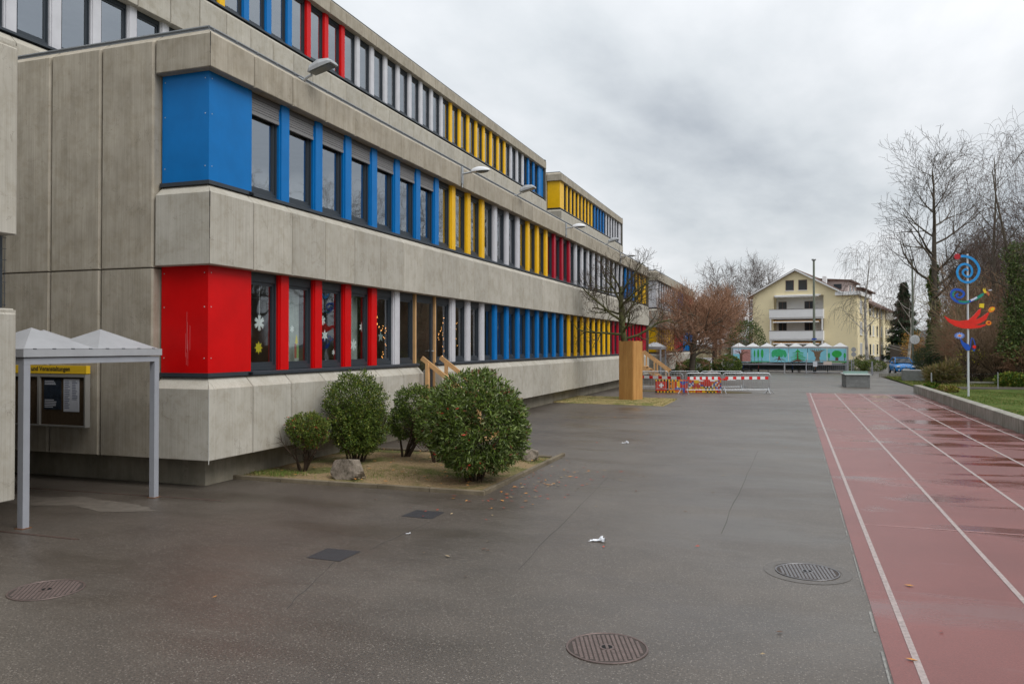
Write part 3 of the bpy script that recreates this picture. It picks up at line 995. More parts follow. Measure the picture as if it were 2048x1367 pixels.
low1 = dict(
    ground=seq([('r', 4), ('w', 1)], 2) | {9: 'w', 10: 'w', 11: 'w'} | seq([('b', 8), ('y', 8), ('c', 9)], 12),
    first=seq([('b', 7), ('y', 3), ('w', 3), ('y', 3), ('c', 3), ('w', 10), ('b', 3), ('y', 3)], 2),
    blinds=True, gc='r', fc='b', ge='c', fe='y',
    gl='bright red sheet metal corner of the ground floor', fl='bright blue sheet metal corner of the upper floor')
third = seq([('w', 4), ('y', 4), ('w', 3), ('b', 1)], -5)
third = {k: 'w' for k in range(-6, 5)} | {5: 'y', 6: 'y', 7: 'y', 8: 'y', 9: 'b', 10: 'b', 11: 'b', 12: 'r', 13: 'r', 14: 'r'} | seq([('w', 8), ('y', 8), ('w', 3), ('b', 3)], 15)
up1 = dict(k0=-7, gable=False, second={k: 'w' for k in range(-6, 36)}, third=third, e2='w', e3='b', g2='w', g3='w')
DOORS1 = (7, 34)
B1 = school_block('school_building', 'long grey concrete school building with red, blue and yellow window fins, nearest block', Y0, 37, low1, up1, -7.55, doors=DOORS1)

low2 = dict(
    ground=seq([('y', 7), ('c', 5), ('b', 6)], 2),
    first=seq([('w', 9), ('b', 4), ('c', 5)], 2),
    gc='y', fc='w', ge='b', fe='c', gl='yellow sheet metal corner of the ground floor', fl='white sheet metal corner of the upper floor')
up2 = dict(k0=0, gable=True, second=seq([('w', 18)], 2), third=seq([('y', 8), ('b', 4), ('w', 6)], 2), e2='w', e3='w', g2='w', g3='y')
B2 = school_block('school_building', 'farther concrete school block beyond the gap, with the yellow panelled top corner', 60.5, 20, low2, up2, -7.55, z_par_extra=0.12)

# white sealant line down the base corner, dark leak line on the band above
for nm, z0, z1, mm in (('sealant_strip', 0.46, 1.76, mat('sealant_white', (0.50, 0.49, 0.45), 0.7)), ('leak_line', 4.35, 5.17, mat('leak_black', (0.035, 0.03, 0.025), 0.8)), ('leak_line', 7.55, 7.93, mat('leak_black', (0.035, 0.03, 0.025), 0.8))):
    b = MB(); rgq = random.Random(int(z0 * 10)); zz = z0
    w_ = 0.010 if nm == 'sealant_strip' else 0.013
    while zz < z1 - 0.01:
        l_ = min(rgq.uniform(0.08, 0.2), z1 - zz); q_ = w_ * (rgq.uniform(0.8, 1.1) if nm == 'sealant_strip' else rgq.uniform(0.3, 1.2) * (0.4 + 0.6 * (zz - z0) / (z1 - z0)))
        b.box(-q_, 0.002, -0.002, q_, zz, zz + l_); zz += l_
    b.obj(nm, mm, B1)
b = MB(); rgq = random.Random(4)
for i in range(9):
    xx = -0.62 + rgq.uniform(-.05, .06); za = rgq.uniform(2.3, 2.9)
    b.box(xx, xx + rgq.uniform(.002, .005), 0.1775, 0.1795, 2.1 + rgq.uniform(0, .4), za + rgq.uniform(0, .3))
b.obj('paint_scrape', mat('scrape_pink', (0.62, 0.16, 0.17), 0.6), B1)

# door joinery in block 1 (door leaf, side posts of pine)
def entry(parent, k, zbot):
    y = k * MOD
    d = MB()
    x0, x1 = -0.37, -0.29
    d.box(x0, x1, y + 0.04, y + 0.14, zbot, 3.93); d.box(x0, x1, y + MOD - 0.14, y + MOD - 0.04, zbot, 3.93)
    d.box(x0, x1, y + 0.14, y + MOD - 0.14, 3.70, 3.93); d.box(x0, x1, y + 0.14, y + MOD - 0.14, zbot, zbot + 0.16)
    door = d.obj('door', M_FRAME, parent)
    g = MB(); g.box(-0.34, -0.325, y + 0.14, y + MOD - 0.14, zbot + 0.16, 3.70); g.obj('pane', M_GLASS, door)
    h = MB(); h.tube([(-0.29, y + MOD - 0.1, 2.35), (-0.23, y + MOD - 0.1, 2.35), (-0.23, y + MOD - 0.24, 2.35)], 0.012, 6); h.obj('handle', M_ZINC, door)
    for yy in (y - 0.03, y + MOD + 0.03):
        p = MB(); p.box(-0.38, -0.24, yy - 0.035, yy + 0.035, zbot, 3.93); p.obj('door_post', M_PINE, parent)
    r = MB()
    r.box(-0.455, -0.02, y - 0.02, y + 0.015, 0.53, 1.93 - 0.1); r.box(-0.455, -0.02, y + MOD - 0.015, y + MOD + 0.02, 0.53, 1.83)
    return door


entry(B1, 7, 1.02)
entry(B1, 34, 1.02)

# ---- block 0, the near wing at the left edge
W0 = empty('school_wing', (XF, -5.76, 0), 0, 'near concrete wing at the left with a wire-meshed window strip above the wall', 'building')
n0 = 11
for k in range(n0):
    put(panel_mesh(0.514, 2.90, 0.07, 2.98, m=M_CONC), 'wall_panel', W0, (0, k * MOD, 0))
    put(panel_mesh(3.93, 6.33, 0.07, 6.40, m=M_CONC), 'wall_panel', W0, (0, k * MOD, 0))
L0 = n0 * MOD
b = MB()
b.box(-0.45, -0.251, 0.02, L0 - 0.03, 0.53, 2.97); b.box(-0.45, -0.251, 0.02, L0 - 0.03, 3.94, 6.38)
b.box(-7.5, -0.02, L0 - 0.25, L0 - 0.012, 0.53, 2.96); b.box(-7.5, -0.02, L0 - 0.25, L0 - 0.012, 3.94, 6.38)
b.box(-7.5, -0.45, 0.02, 0.25, 0.53, 6.38)
b.obj('wall', M_CONC, W0)
b = MB(); b.box(-7.5, -0.45, 0.3, L0 - 0.45, -0.05, 0.53); b.obj('plinth', M_PLINTH, W0)
b = MB(); b.box(-7.5, -0.3, 0.2, L0 - 0.2, 6.15, 6.30); b.obj('roof', MATS['roof_gravel'], W0)
interior(W0, -0.6, -6, 0.3, L0 - 0.3, 2.2, 4.1)
for k in range(n0):
    b = MB(); x0, x1 = -0.36, -0.28
    y = k * MOD
    b.box(x0, x1, y + 0.0, y + 0.07, 2.97, 3.95); b.box(x0, x1, y + MOD - 0.07, y + MOD, 2.97, 3.95)
    b.box(x0, x1, y + 0.07, y + MOD - 0.07, 2.97, 3.04); b.box(x0, x1, y + 0.07, y + MOD - 0.07, 3.85, 3.95)
    w = b.obj('window', M_FRAME, W0)
    g = MB(); g.box(-0.33, -0.315, y + 0.07, y + MOD - 0.07, 3.04, 3.85); g.obj('pane', M_GLASS, w)
    g = MB()
    for i in range(9):
        g.box(-0.205, -0.199, y + 0.03 + i * 0.145, y + 0.036 + i * 0.145, 3.0, 3.925)
    for i in range(7):
        g.box(-0.199, -0.193, y + 0.01, y + MOD - 0.01, 3.03 + i * 0.145, 3.036 + i * 0.145)
    g.obj('wire_mesh', M_FRAME, w)

# ------------------------------------------------------------------ entrance canopies and the notice board
def pyramid_roof(T, nx, ny, sx, sy, z, hp, x0, y0, m, name='roof_pyramid'):
    for i in range(nx):
        for j in range(ny):
            cx = x0 + (i + 0.5) * sx; cy = y0 + (j + 0.5) * sy
            b = MB()
            hx, hy = sx / 2 - 0.004, sy / 2 - 0.004
            b.add([(-hx, -hy, 0), (hx, -hy, 0), (hx, hy, 0), (-hx, hy, 0),
                   (-hx + .05, -hy + .05, 0.02), (hx - .05, -hy + .05, 0.02), (hx - .05, hy - .05, 0.02), (-hx + .05, hy - .05, 0.02), (0, 0, hp)],
                  [(3, 2, 1, 0), (0, 1, 5, 4), (1, 2, 6, 5), (2, 3, 7, 6), (3, 0, 4, 7), (4, 5, 8), (5, 6, 8), (6, 7, 8), (7, 4, 8)])
            b.obj(name, m, T, (cx, cy, z))


def canopy(loc, w, dpt, nx, ny, label):
    """w along y, dpt along -x; origin: front corner at ground, nearest to the camera"""
    T = empty('entrance_canopy', loc, 0, label, 'canopy')
    for (x, y) in ((-0.05, 0.05), (-0.05, w - 0.05), (-dpt + 0.05, 0.05), (-dpt + 0.05, w - 0.05)):
        b = MB(); b.box(x - 0.05, x + 0.05, y - 0.05, y + 0.05, 0.008, 2.24)
        p = b.obj('post', M_GREYP, T)
        f = MB(); f.box(x - 0.075, x + 0.075, y - 0.075, y + 0.075, 0.0, 0.008); f.obj('base_plate', mat('rusty_plate', (0.16, 0.07, 0.03), 0.8, 0.3, noise=0.5, nscale=30), p)
    b = MB()
    b.box(-0.10, -0.0, 0.0, w, 2.242, 2.33); b.box(-dpt, -dpt + 0.10, 0.0, w, 2.242, 2.33)
    b.box(-dpt + 0.1, -0.1, 0.0, 0.1, 2.242, 2.33); b.box(-dpt + 0.1, -0.1, w - 0.1, w, 2.242, 2.33)
    b.obj('beam', M_GREYP, T)
    b = MB()
    b.box(0.0, 0.03, -0.03, w + 0.03, 2.345, 2.45); b.box(-dpt - 0.03, -dpt, -0.03, w + 0.03, 2.345, 2.45)
    b.box(-dpt, 0.0, -0.03, 0.0, 2.345, 2.45); b.box(-dpt, 0, w, w + 0.03, 2.345, 2.45)
    b.box(-dpt, 0, 0, w, 2.34, 2.36)
    b.obj('fascia', M_GREYL, T)
    for i in range(8):
        b = MB(); yy = 0.15 + i * (w - 0.3) / 7
        b.box(0.005, 0.035, yy - 0.02, yy + 0.02, 2.452, 2.462); b.obj('bolt', M_FRAME, T)
    pyramid_roof(T, nx, ny, dpt / nx, w / ny, 2.455, 0.31, -dpt, 0, M_GREYL)
    return T


canopy((-9.90, 8.12, 0), 2.48, 4.88, 4, 2, 'grey steel entrance canopy with pyramid roof panels, beside the notice board')
canopy((-8.7, 57.0, 0), 2.48, 3.66, 3, 2, 'small grey pyramid-roofed canopy far down the facade behind the boxed tree')

M_CORK = mat('dark_cork', (0.075, 0.05, 0.028), 0.85, 0.2, noise=0.3, nscale=30)
M_ALU = mat('board_aluminium', (0.33, 0.32, 0.30), 0.45, 0.5, 0.4)
nb = empty('notice_board', (-13.2, 11.24, 1.045), 0, 'glazed notice board with a yellow header strip on the concrete gable wall', 'notice board')
b = MB(); b.box(-1.10, 1.10, -0.07, 0.0, 0, 0.90); b.obj('back_box', M_CORK, nb)
b = MB()
b.box(-1.13, 1.13, -0.11, 0.0, -0.03, 0.0); b.box(-1.13, 1.13, -0.11, 0, 0.88, 0.93)
b.box(-1.13, -1.1, -0.11, 0, 0, 0.88); b.box(1.10, 1.13, -0.11, 0, 0, 0.88); b.box(-0.03, 0.03, -0.11, -0.071, 0, 0.88)
b.obj('frame', M_ALU, nb)
M_SIGNY = mat('header_yellow', (0.70, 0.45, 0.02), 0.5, 0.4)
b = MB(); b.box(-1.13, 1.13, -0.09, 0.0, 0.945, 1.09); b.obj('header_strip', M_SIGNY, nb)


def text(body, size, parent, loc, m, rot=(R(90), 0, 0), align='LEFT', name='lettering', ext=0.0015):
    c = bpy.data.curves.new(name, 'FONT')
    c.body = body; c.size = size; c.align_x = align; c.extrude = ext
    c.materials.append(m)
    c.offset = 0.0012
    o = bpy.data.objects.new(name, c)
    me = bpy.data.meshes.new_from_object(o); bpy.data.objects.remove(o)
    o = bpy.data.objects.new(name, me)
    C.objects.link(o); o.location = loc; o.rotation_euler = rot; o.parent = parent
    return o


M_INK = mat('print_dark', (0.03, 0.028, 0.025), 0.7, 0.2)
text('e und Veranstaltungen', 0.115, nb, (0.75, -0.093, 0.995), M_INK, align='RIGHT')
M_PAPER = mat('white_paper', (0.62, 0.64, 0.70), 0.8, 0.2)
M_POST = mat('poster_navy', (0.018, 0.028, 0.045), 0.6, 0.3, noise=0.6, nscale=9)
def poster(x0, x1, z0, z1, m, ink, rows, label):
    b = MB(); b.box(x0, x1, -0.078, -0.0712, z0, z1)
    p = b.obj('poster', m, nb); p['label'] = label
    q = MB(); rg = random.Random(int(x0 * 100) + 7)
    for (fx0, fx1, fz0, fz1, nr) in rows:
        for i in range(nr):
            zz = fz1 - (i + 0.5) * (fz1 - fz0) / nr
            q.box(x0 + fx0 * (x1 - x0), x0 + (fx0 + (fx1 - fx0) * rg.uniform(0.6, 1)) * (x1 - x0), -0.0795, -0.0781, z0 + (zz - 0.28 * (fz1 - fz0) / nr) * (z1 - z0), z0 + (zz + 0.22 * (fz1 - fz0) / nr) * (z1 - z0))
    q.obj('print', ink, p)
poster(0.10, 0.52, 0.28, 0.86, M_POST, M_PAPER, [(0.05, 0.7, 0.78, 0.93, 3), (0.05, 0.8, 0.05, 0.33, 5)], 'dark blue poster with white print')
poster(0.58, 0.95, 0.25, 0.85, M_PAPER, mat('print_grey', (0.22, 0.24, 0.32), 0.8, 0.2), [(0.06, 0.42, 0.08, 0.95, 16), (0.55, 0.93, 0.35, 0.95, 12)], 'white programme sheet in two printed columns')
poster(-0.52, -0.30, 0.42, 0.86, mat('poster_teal', (0.05, 0.22, 0.28), 0.6, 0.3, noise=0.6, nscale=14), M_PAPER, [(0.1, 0.9, 0.1, 0.5, 3)], 'teal and white poster')
g = MB(); g.box(-1.09, -0.031, -0.100, -0.094, 0.01, 0.87); g.box(0.031, 1.09, -0.100, -0.094, 0.01, 0.87)
g.obj('pane', M_CASE, nb)

# ------------------------------------------------------------------ lamps on the parapet
M_LAMPW = mat('lamp_white', (0.66, 0.67, 0.69), 0.35, 0.5)
M_LAMPG = mat('lamp_grey', (0.36, 0.37, 0.38), 0.45, 0.5, 0.2)
M_LENS = mat('lamp_lens', (0.12, 0.13, 0.12), 0.2, 0.5)


def floodlight(y, zt, label):
    T = empty('floodlight', (XF - 0.15, y, zt), 0, label, 'lamp', 'floodlights on the parapet')
    b = MB()
    b.tube([(0, 0, -0.05), (0.10, 0, 0.02), (0.22, -0.0, 0.06)], 0.028, 6)
    b.tube([(-0.02, -0.12, 0), (-0.02, 0.12, 0)], 0.02, 6)
    b.obj('bracket', M_ZINC, T)
    # head: wedge-like housing tilted, lens face down
    h = MB()
    def Q(x, y, z):
        a = R(14)
        return (0.18 + x * math.cos(a) - z * math.sin(a), y, 0.08 + x * math.sin(a) + z * math.cos(a))
    secs = [(0.0, 0.09, 0.02, 0.06), (0.07, 0.135, 0.0, 0.15), (0.3, 0.15, 0.0, 0.19), (0.52, 0.15, 0.0, 0.13), (0.60, 0.14, 0.0, 0.06)]
    vs = []
    for (x, w, z0, z1) in secs:
        for (yy, zz) in ((-w, z0), (-w, z0 + (z1 - z0) * 0.45), (-w * 0.6, z1), (w * 0.6, z1), (w, z0 + (z1 - z0) * 0.45), (w, z0)):
            vs.append(Q(x, yy, zz))
    n = 6; fs = []
    for i in range(len(secs) - 1):
        for j in range(n):
            fs.append((i * n + j, i * n + (j + 1) % n, (i + 1) * n + (j + 1) % n, (i + 1) * n + j))
    fs.append(tuple(range(n))); fs.append(tuple((len(secs) - 1) * n + j for j in range(n)))
    h.add(vs, fs)
    hh = h.obj('lamp_head', M_LAMPG, T, fix=True)
    l = MB(); l.add([Q(0.06, -0.11, -0.004), Q(0.54, -0.125, -0.004), Q(0.54, 0.125, -0.004), Q(0.06, 0.11, -0.004), Q(0.06, -0.11, -0.02), Q(0.54, -0.125, -0.02), Q(0.54, 0.125, -0.02), Q(0.06, 0.11, -0.02)],
                    [(0, 1, 2, 3), (7, 6, 5, 4), (0, 4, 5, 1), (1, 5, 6, 2), (2, 6, 7, 3), (3, 7, 4, 0)])
    l.obj('lens', M_LENS, hh, fix=True)
    return T


def streetlamp(y, z, label):
    T = empty('wall_lamp', (XF, y, z), 0, label, 'lamp', 'white shell lamps on the facade')
    b = MB(); b.box(0.002, 0.05, -0.05, 0.05, -0.30, 0.22); b.tube([(0.05, 0, 0.0), (0.35, 0, 0.03)], 0.03, 8); b.tube([(0.03, 0, -0.3), (0.03, 0, -0.42)], 0.018, 6)
    b.obj('bracket', M_ZINC, T)
    h = MB()
    def f(d):
        return 1.0
    vs = []; fs = []
    nx_, nt_ = 10, 10
    for i in range(nx_ + 1):
        t = i / nx_
        x = 0.32 + 0.62 * t
        w = 0.15 * math.sin(math.pi * min(1, t * 0.85 + 0.12)) ** 0.6 if 0 < t < 1 else 0.045
        hgt = 0.15 * math.sin(math.pi * min(1, t * 0.8 + 0.16)) ** 0.8 if t < 1 else 0.02
        for j in range(nt_ + 1):
            a = math.pi * j / nt_
            vs.append((x, -w * math.cos(a), 0.02 + 0.03 * t + hgt * math.sin(a)))
    m_ = nt_ + 1
    for i in range(nx_):
        for j in range(nt_):
            fs.append((i * m_ + j, i * m_ + j + 1, (i + 1) * m_ + j + 1, (i + 1) * m_ + j))
        fs.append((i * m_, (i + 1) * m_, (i + 1) * m_ + nt_, i * m_ + nt_))
    fs.append(tuple(range(m_))); fs.append(tuple(nx_ * m_ + j for j in range(m_)))
    h.add(vs, fs)
    hh = h.obj('lamp_head', M_LAMPW, T, fix=True)
    l = MB(); l.ell((0.68, 0, 0.03), (0.22, 0.10, 0.05), 10, 6); l.obj('lens', M_LENS, hh)
    return T


floodlight(14.25, 8.06, 'large grey floodlight above the blue corner, nearest on the parapet')
streetlamp(22.4, 7.72, 'white shell-shaped lamp on the parapet above the first yellow fins')
floodlight(27.9, 8.06, 'grey floodlight on the parapet, just beyond the white shell lamp')
streetlamp(34.3, 7.72, 'small white shell lamp seen on the parapet under the yellow top corner')
floodlight(43.0, 8.06, 'grey floodlight on the parapet, farthest one near the end of the block')
streetlamp(46.4, 7.72, 'white shell lamp on the parapet above the boxed tree')
b = MB(); b.box(-0.15, 0.15, -0.1, 0.1, 0, 0.12); b.box(-0.12, 0.12, -0.101, -0.1, 0.02, 0.035)
tag(b.obj('roof_box', mat('box_beige', (0.45, 0.42, 0.36), 0.6, 0.3), None, (XF - 0.6, Y0 + 0.75, 8.0), 0), 'small beige ventilation box on the terrace corner behind the parapet', 'vent box')

# ------------------------------------------------------------------ wooden stairs
def wooden_stair(x, y, zt, label):
    T = empty('wooden_stair', (x, y, 0), 0, label, 'stairs')
    W = 1.25
    n = 6
    for i in range(n):
        z = zt - i * (zt / n)
        b = MB(); b.box(i * 0.24 + 0.28, i * 0.24 + 0.54, 0.04, W - 0.04, z - 0.04 - 0.17, z - 0.17); b.obj('tread', M_PINE, T)
    b = MB(); b.box(-0.2, 0.27, 0.04, W - 0.04, zt - 0.05, zt); b.obj('landing', M_PINE, T)
    for s in (0.02, W - 0.02):
        b = MB(); b.beam((0.1, s, zt - 0.1), (1.75, s, 0.0), 0.04, 0.22); b.obj('stringer', M_PINE, T)
        b = MB(); b.beam((-0.06, s, zt + 1.02), (1.75, s, zt + 1.02 - 1.31), 0.045, 0.12); b.obj('handrail', M_PINE, T)
        for xx in (0.12, 0.85, 1.6):
            zr = zt + 1.02 - (xx + 0.06) * 0.724
            b = MB(); b.box(xx - 0.045, xx + 0.045, s - 0.05 - 0.02 * (1 if s < 0.5 else -1), s + 0.04, max(0, zt - 0.15 - (xx + .1) * .75), zr); b.obj('stair_post', M_PINE, T)
    return T


wooden_stair(XF + 0.12, Y0 + 7 * MOD - 0.30, 1.15, 'raw timber stair with slanting handrails at the glazed door behind the shrubs')
wooden_stair(XF + 0.12, Y0 + 34 * MOD - 0.10, 1.15, 'raw timber stair with handrails behind the wooden tree box')

# ------------------------------------------------------------------ decorations in the ground floor windows
M_SNOW = mat('paper_white', (0.84, 0.86, 0.86), 0.8, 0.2)
M_STAR = mat('paper_yellow', (0.75, 0.6, 0.03), 0.8, 0.2)
XD = XF - 0.40


def flat(poly, m, th=0.006):
    b = MB(); b.prism(poly, 'x', 0, th)
    return b.mesh('paper', m, fix=True)


def star_poly(r, n, k=0.5):
    return [(math.sin(math.pi * i / n) * (r if i % 2 == 0 else r * k), math.cos(math.pi * i / n) * (r if i % 2 == 0 else r * k)) for i in range(2 * n)]


def snow_poly(r):
    p = []
    for i in range(6):
        for (da, rr) in ((-25, .45), (-16, .88), (-9, .96), (-5, .72), (0, 1.0), (5, .72), (9, .96), (16, .88), (25, .45)):
            a = R(60 * i + da); p.append((math.sin(a) * r * rr, math.cos(a) * r * rr))
    return p


def deco(name, me, y, z, label, cat, cord=0, cat2=None):
    o = put(me, name, None, (XD, y, z))
    tag(o, label, cat)
    if cord:
        b = MB(); b.box(0.001, 0.005, -0.003, 0.003, 0, cord); b.obj('string', M_SNOW, o, (0, 0, 0.12))
    return o


deco('paper_snowflake', flat(snow_poly(0.165), M_SNOW), 13.17, 2.95, 'big white paper snowflake on a string in the first window', 'decoration', 0.6)
deco('paper_star', flat(star_poly(0.13, 8, 0.55), M_STAR), 13.15, 2.46, 'yellow paper star low in the first window', 'decoration')
deco('paper_snowflake', flat(snow_poly(0.075), M_SNOW), 14.26, 2.85, 'tiny white snowflake in the second window', 'decoration')
o = deco('paper_candle', flat([(-0.07, -0.16), (0.0, -0.16), (0.0, 0.12), (-0.07, 0.15)], mat('paper_red', (0.35, 0.05, 0.03), 0.8)), 14.42, 2.40, 'paper candle with yellow flame in the second window', 'decoration')
put(flat([(-0.0, -0.16), (0.08, -0.16), (0.08, 0.13), (0.0, 0.12)], mat('paper_green', (0.20, 0.34, 0.12), 0.8)), 'candle_side', o)
put(flat([(-0.05, 0.16), (0.0, 0.13), (0.05, 0.16), (0.03, 0.25), (0.0, 0.33), (-0.03, 0.25)], M_STAR), 'flame', o)
deco('paper_snowflake', flat(star_poly(0.14, 6, 0.45), M_SNOW), 15.50, 2.73, 'white six-pointed flake low at left in the third window', 'decoration')
deco('paper_snowflake', flat(snow_poly(0.11), M_SNOW), 15.42, 3.06, 'white flake half hidden by the fin at the third window', 'decoration')
deco('paper_snowflake', flat(star_poly(0.08, 6, 0.45), M_SNOW), 15.87, 2.35, 'small white flake near the sill of the third window', 'decoration')
deco('paper_snowflake', flat(snow_poly(0.15), M_SNOW), 16.75, 2.52, 'white snowflake low in the fourth window', 'decoration')
deco('paper_snowflake', flat(star_poly(0.12, 6, 0.5), M_SNOW), 17.13, 2.95, 'white star flake higher in the fourth window', 'decoration')
deco('paper_star', flat(star_poly(0.15, 5, 0.42), mat('paper_grey', (0.28, 0.36, 0.36), 0.8)), 18.08, 2.73, 'grey-green paper star beside the string lights', 'decoration')
M_BULB = mat('warm_bulb', (1.0, 0.42, 0.12), 0.4, 0.3, emit=2.2)
rng = random.Random(11)


def lights(pts, y, label):
    b = MB()
    for (dy, z) in pts:
        for _ in range(2):
            b.ell((rng.uniform(-0.03, 0), dy + rng.uniform(-.035, .035), z + rng.uniform(-.04, .04)), (0.010, 0.010, 0.012), 5, 4)
    b2 = [(0, p[0], p[1]) for p in pts]
    o = empty('string_lights', (XD, y, 0), 0, label, 'string lights', 'warm string lights in the windows')
    w = MB(); w.tube(b2, 0.003, 3); w.obj('wire', M_FRAME, o)
    b.obj('bulbs', M_BULB, o)


lights([(-.22, 3.2), (-.2, 3.05), (-.12, 2.95), (0, 2.92), (.1, 2.98), (.22, 2.96), (.2, 2.85), (.16, 2.7), (.2, 2.55), (.26, 2.45), (.12, 2.3), (.08, 2.2), (.15, 2.12)], 18.15, 'warm string lights beside the white fin in the fifth window')
lights([(.2, 3.3), (.15, 3.15), (.05, 3.02), (-.05, 2.95), (-.2, 2.85), (-.22, 2.7), (.1, 2.85), (.16, 2.7), (.12, 2.5), (.18, 2.35), (.16, 2.2)], 21.85, 'warm string lights in the window right of the glazed door')
lights([(.15, 3.2), (.1, 3.05), (0, 2.95), (-.08, 2.75), (.1, 2.7), (.16, 2.5)], 22.85, 'warm string lights in the second window past the door')
lights([(.05, 2.9), (.0, 2.75), (.1, 2.6), (.05, 2.4), (.12, 2.5)], 24.05, 'few warm string lights in the third window past the door')
# pale curtains hanging behind some panes
for (y, z0, z1, w) in ((13.95, 2.1, 3.7, 0.75), (16.35, 2.1, 3.7, 0.8), (18.75, 2.1, 3.8, 0.3)):
    b = MB(); k = 14
    pts = [(XF - 0.55 + 0.02 * math.sin(i * 1.9), y + w * i / k) for i in range(k + 1)]
    b.add([(x, yy, z0) for x, yy in pts] + [(x, yy, z1) for x, yy in pts], [(i, i + 1, i + k + 2, i + k + 1) for i in range(k)])
    tag(b.obj('curtain', M_CURT, smooth=True), 'pale curtain hanging inside the ' + {13.95: 'second', 16.35: 'fourth', 18.75: 'sixth'}[y] + ' ground floor window', 'curtain')

# ------------------------------------------------------------------ things on the yard
M_IRON = mat('rusty_iron', (0.135, 0.098, 0.088), 0.5, 0.5, 0.4, noise=0.25, nscale=12)
M_IRON2 = mat('grey_iron', (0.15, 0.145, 0.15), 0.42, 0.5, 0.5, noise=0.2, nscale=12)


def manhole(x, y, r, rot, m, label):
    T = empty('manhole_cover', (x, y, 0.0), rot, label, 'manhole cover')
    b = MB(); n = 40
    ring = [(r * 1.05, 0.0045), (r * 1.04, 0.010), (r * 1.0, 0.010), (r * 0.985, 0.004)]
    for (rr, z) in ring:
        for j in range(n):
            b.v.append((rr * math.cos(2 * math.pi * j / n), rr * math.sin(2 * math.pi * j / n), z))
    for i in range(len(ring) - 1):
        for j in range(n):
            b.f.append((i * n + j, i * n + (j + 1) % n, (i + 1) * n + (j + 1) % n, (i + 1) * n + j)); b.m.append(0)
    b.obj('frame', m, T)
    b = MB(); b.add([(r * 0.985 * math.cos(2 * math.pi * j / n), r * 0.985 * math.sin(2 * math.pi * j / n), 0.0046) for j in range(n)], [tuple(range(n))])
    cov = b.obj('cover', mat(m.name + '_dirt', tuple(c * 0.55 for c in (0.1, 0.08, 0.07)), 0.8, 0.3), T)
    b = MB(); s = r * 2 / 17
    for i in range(-8, 9):
        for j in range(-8, 9):
            cx, cy = i * s, j * s
            d = math.hypot(cx, cy)
            if d > r * 0.93 or d < r * 0.22: continue
            h = s * 0.37
            b.add([(cx - h, cy - h, 0.005), (cx + h, cy - h, 0.005), (cx + h, cy + h, 0.005), (cx - h, cy + h, 0.005),
                   (cx - h * .8, cy - h * .8, 0.0095), (cx + h * .8, cy - h * .8, 0.0095), (cx + h * .8, cy + h * .8, 0.0095), (cx - h * .8, cy + h * .8, 0.0095)],
                  [(4, 5, 6, 7), (0, 1, 5, 4), (1, 2, 6, 5), (2, 3, 7, 6), (3, 0, 4, 7)])
    tag(b.obj('tread_studs', m, cov), kind='stuff')
    b = MB(); b.tube([(0.0, 0, 0.004), (0, 0, 0.011)], [r * 0.2, r * 0.19], 22); hb = b.obj('hub', m, cov)
    b = MB(); b.tube([(0, 0, 0.0112), (0, 0, 0.0118)], [r * 0.14] * 2, 16); b.obj('key_hole', M_BLACK, cov)
    b = MB(); b.box(-r * 0.035, r * 0.035, -r * 0.14, r * 0.14, 0.0119, 0.014); b.obj('lifting_bar', m, cov)
    return T


manhole(-1.45, 6.54, 0.325, R(20), M_IRON, 'brown iron manhole cover with lifting bar, nearest in the yard')
manhole(0.16, 9.46, 0.325, R(8), M_IRON2, 'grey ribbed manhole cover close to the red track')
manhole(-7.21, 6.19, 0.34, R(35), M_IRON, 'rusty manhole cover at the left near the canopy post')
# ring of lighter repair mortar round the second cover
b = MB(); n = 40
for rr in (0.36, 0.47):
    for j in range(n):
        k = rr * (1 + 0.02 * math.sin(j * math.pi / 10 + rr * 9))
        b.v.append((0.16 + k * math.cos(2 * math.pi * j / n), 9.46 + k * math.sin(2 * math.pi * j / n), 0.0035))
for j in range(n):
    b.f.append((j, (j + 1) % n, n + (j + 1) % n, n + j)); b.m.append(0)
M_REP = mat('repair_mortar', (0.115, 0.105, 0.096), 0.6, 0.3, noise=0.25, nscale=20)
tag(b.obj('mortar_ring', M_REP, fix=False), kind='structure')
b = MB(); rgq = random.Random(8)
b.add([(-10.9 + 1.9 * math.cos(2 * math.pi * i / 22) * rgq.uniform(.8, 1.05), 9.75 + 0.42 * math.sin(2 * math.pi * i / 22) * rgq.uniform(.35, 1.3), 0.0035) for i in range(22)], [tuple(range(22))])
tag(b.obj('pale_stain', mat('stain_pale', (0.125, 0.108, 0.09), 0.6, 0.3, noise=0.3, nscale=6)), kind='structure')
M_TAR = mat('fresh_tar', (0.028, 0.028, 0.032), 0.45, 0.45, noise=0.3, nscale=40, bump=0.5, bscale=90)
for i, (x, y, lab) in enumerate(((-5.19, 8.37, 'a'), (-5.16, 10.8, 'b'))):
    b = MB(); rg = random.Random(i)
    pl = []
    for (ax, ay) in ((-.24, -.24), (.24, -.24), (.24, .24), (-.24, .24)):
        pl.append((x + ax + rg.uniform(-.02, .02), y + ay + rg.uniform(-.02, .02)))
    b.add([(p[0], p[1], 0.004) for p in pl], [(0, 1, 2, 3)])
    tag(b.obj('tar_patch', M_TAR), kind='structure')
# slot drains, rusty thin rails in the asphalt
for (x0, y0, x1, y1) in ((-12.65, 10.49, -8.69, 10.67), (-12.5, 7.94, -8.70, 7.93)):
    b = MB(); b.beam((x0, y0, 0.0), (x1, y1, 0.0), 0.05, 0.012)
    tag(b.obj('slot_drain', mat('rusted_rail', (0.075, 0.05, 0.04), 0.7, 0.3, noise=0.4, nscale=12)),
        'thin rusty drain rail in the asphalt ' + ('along the gable wall' if y0 > 9 else 'in front of the canopy post'), 'drain')
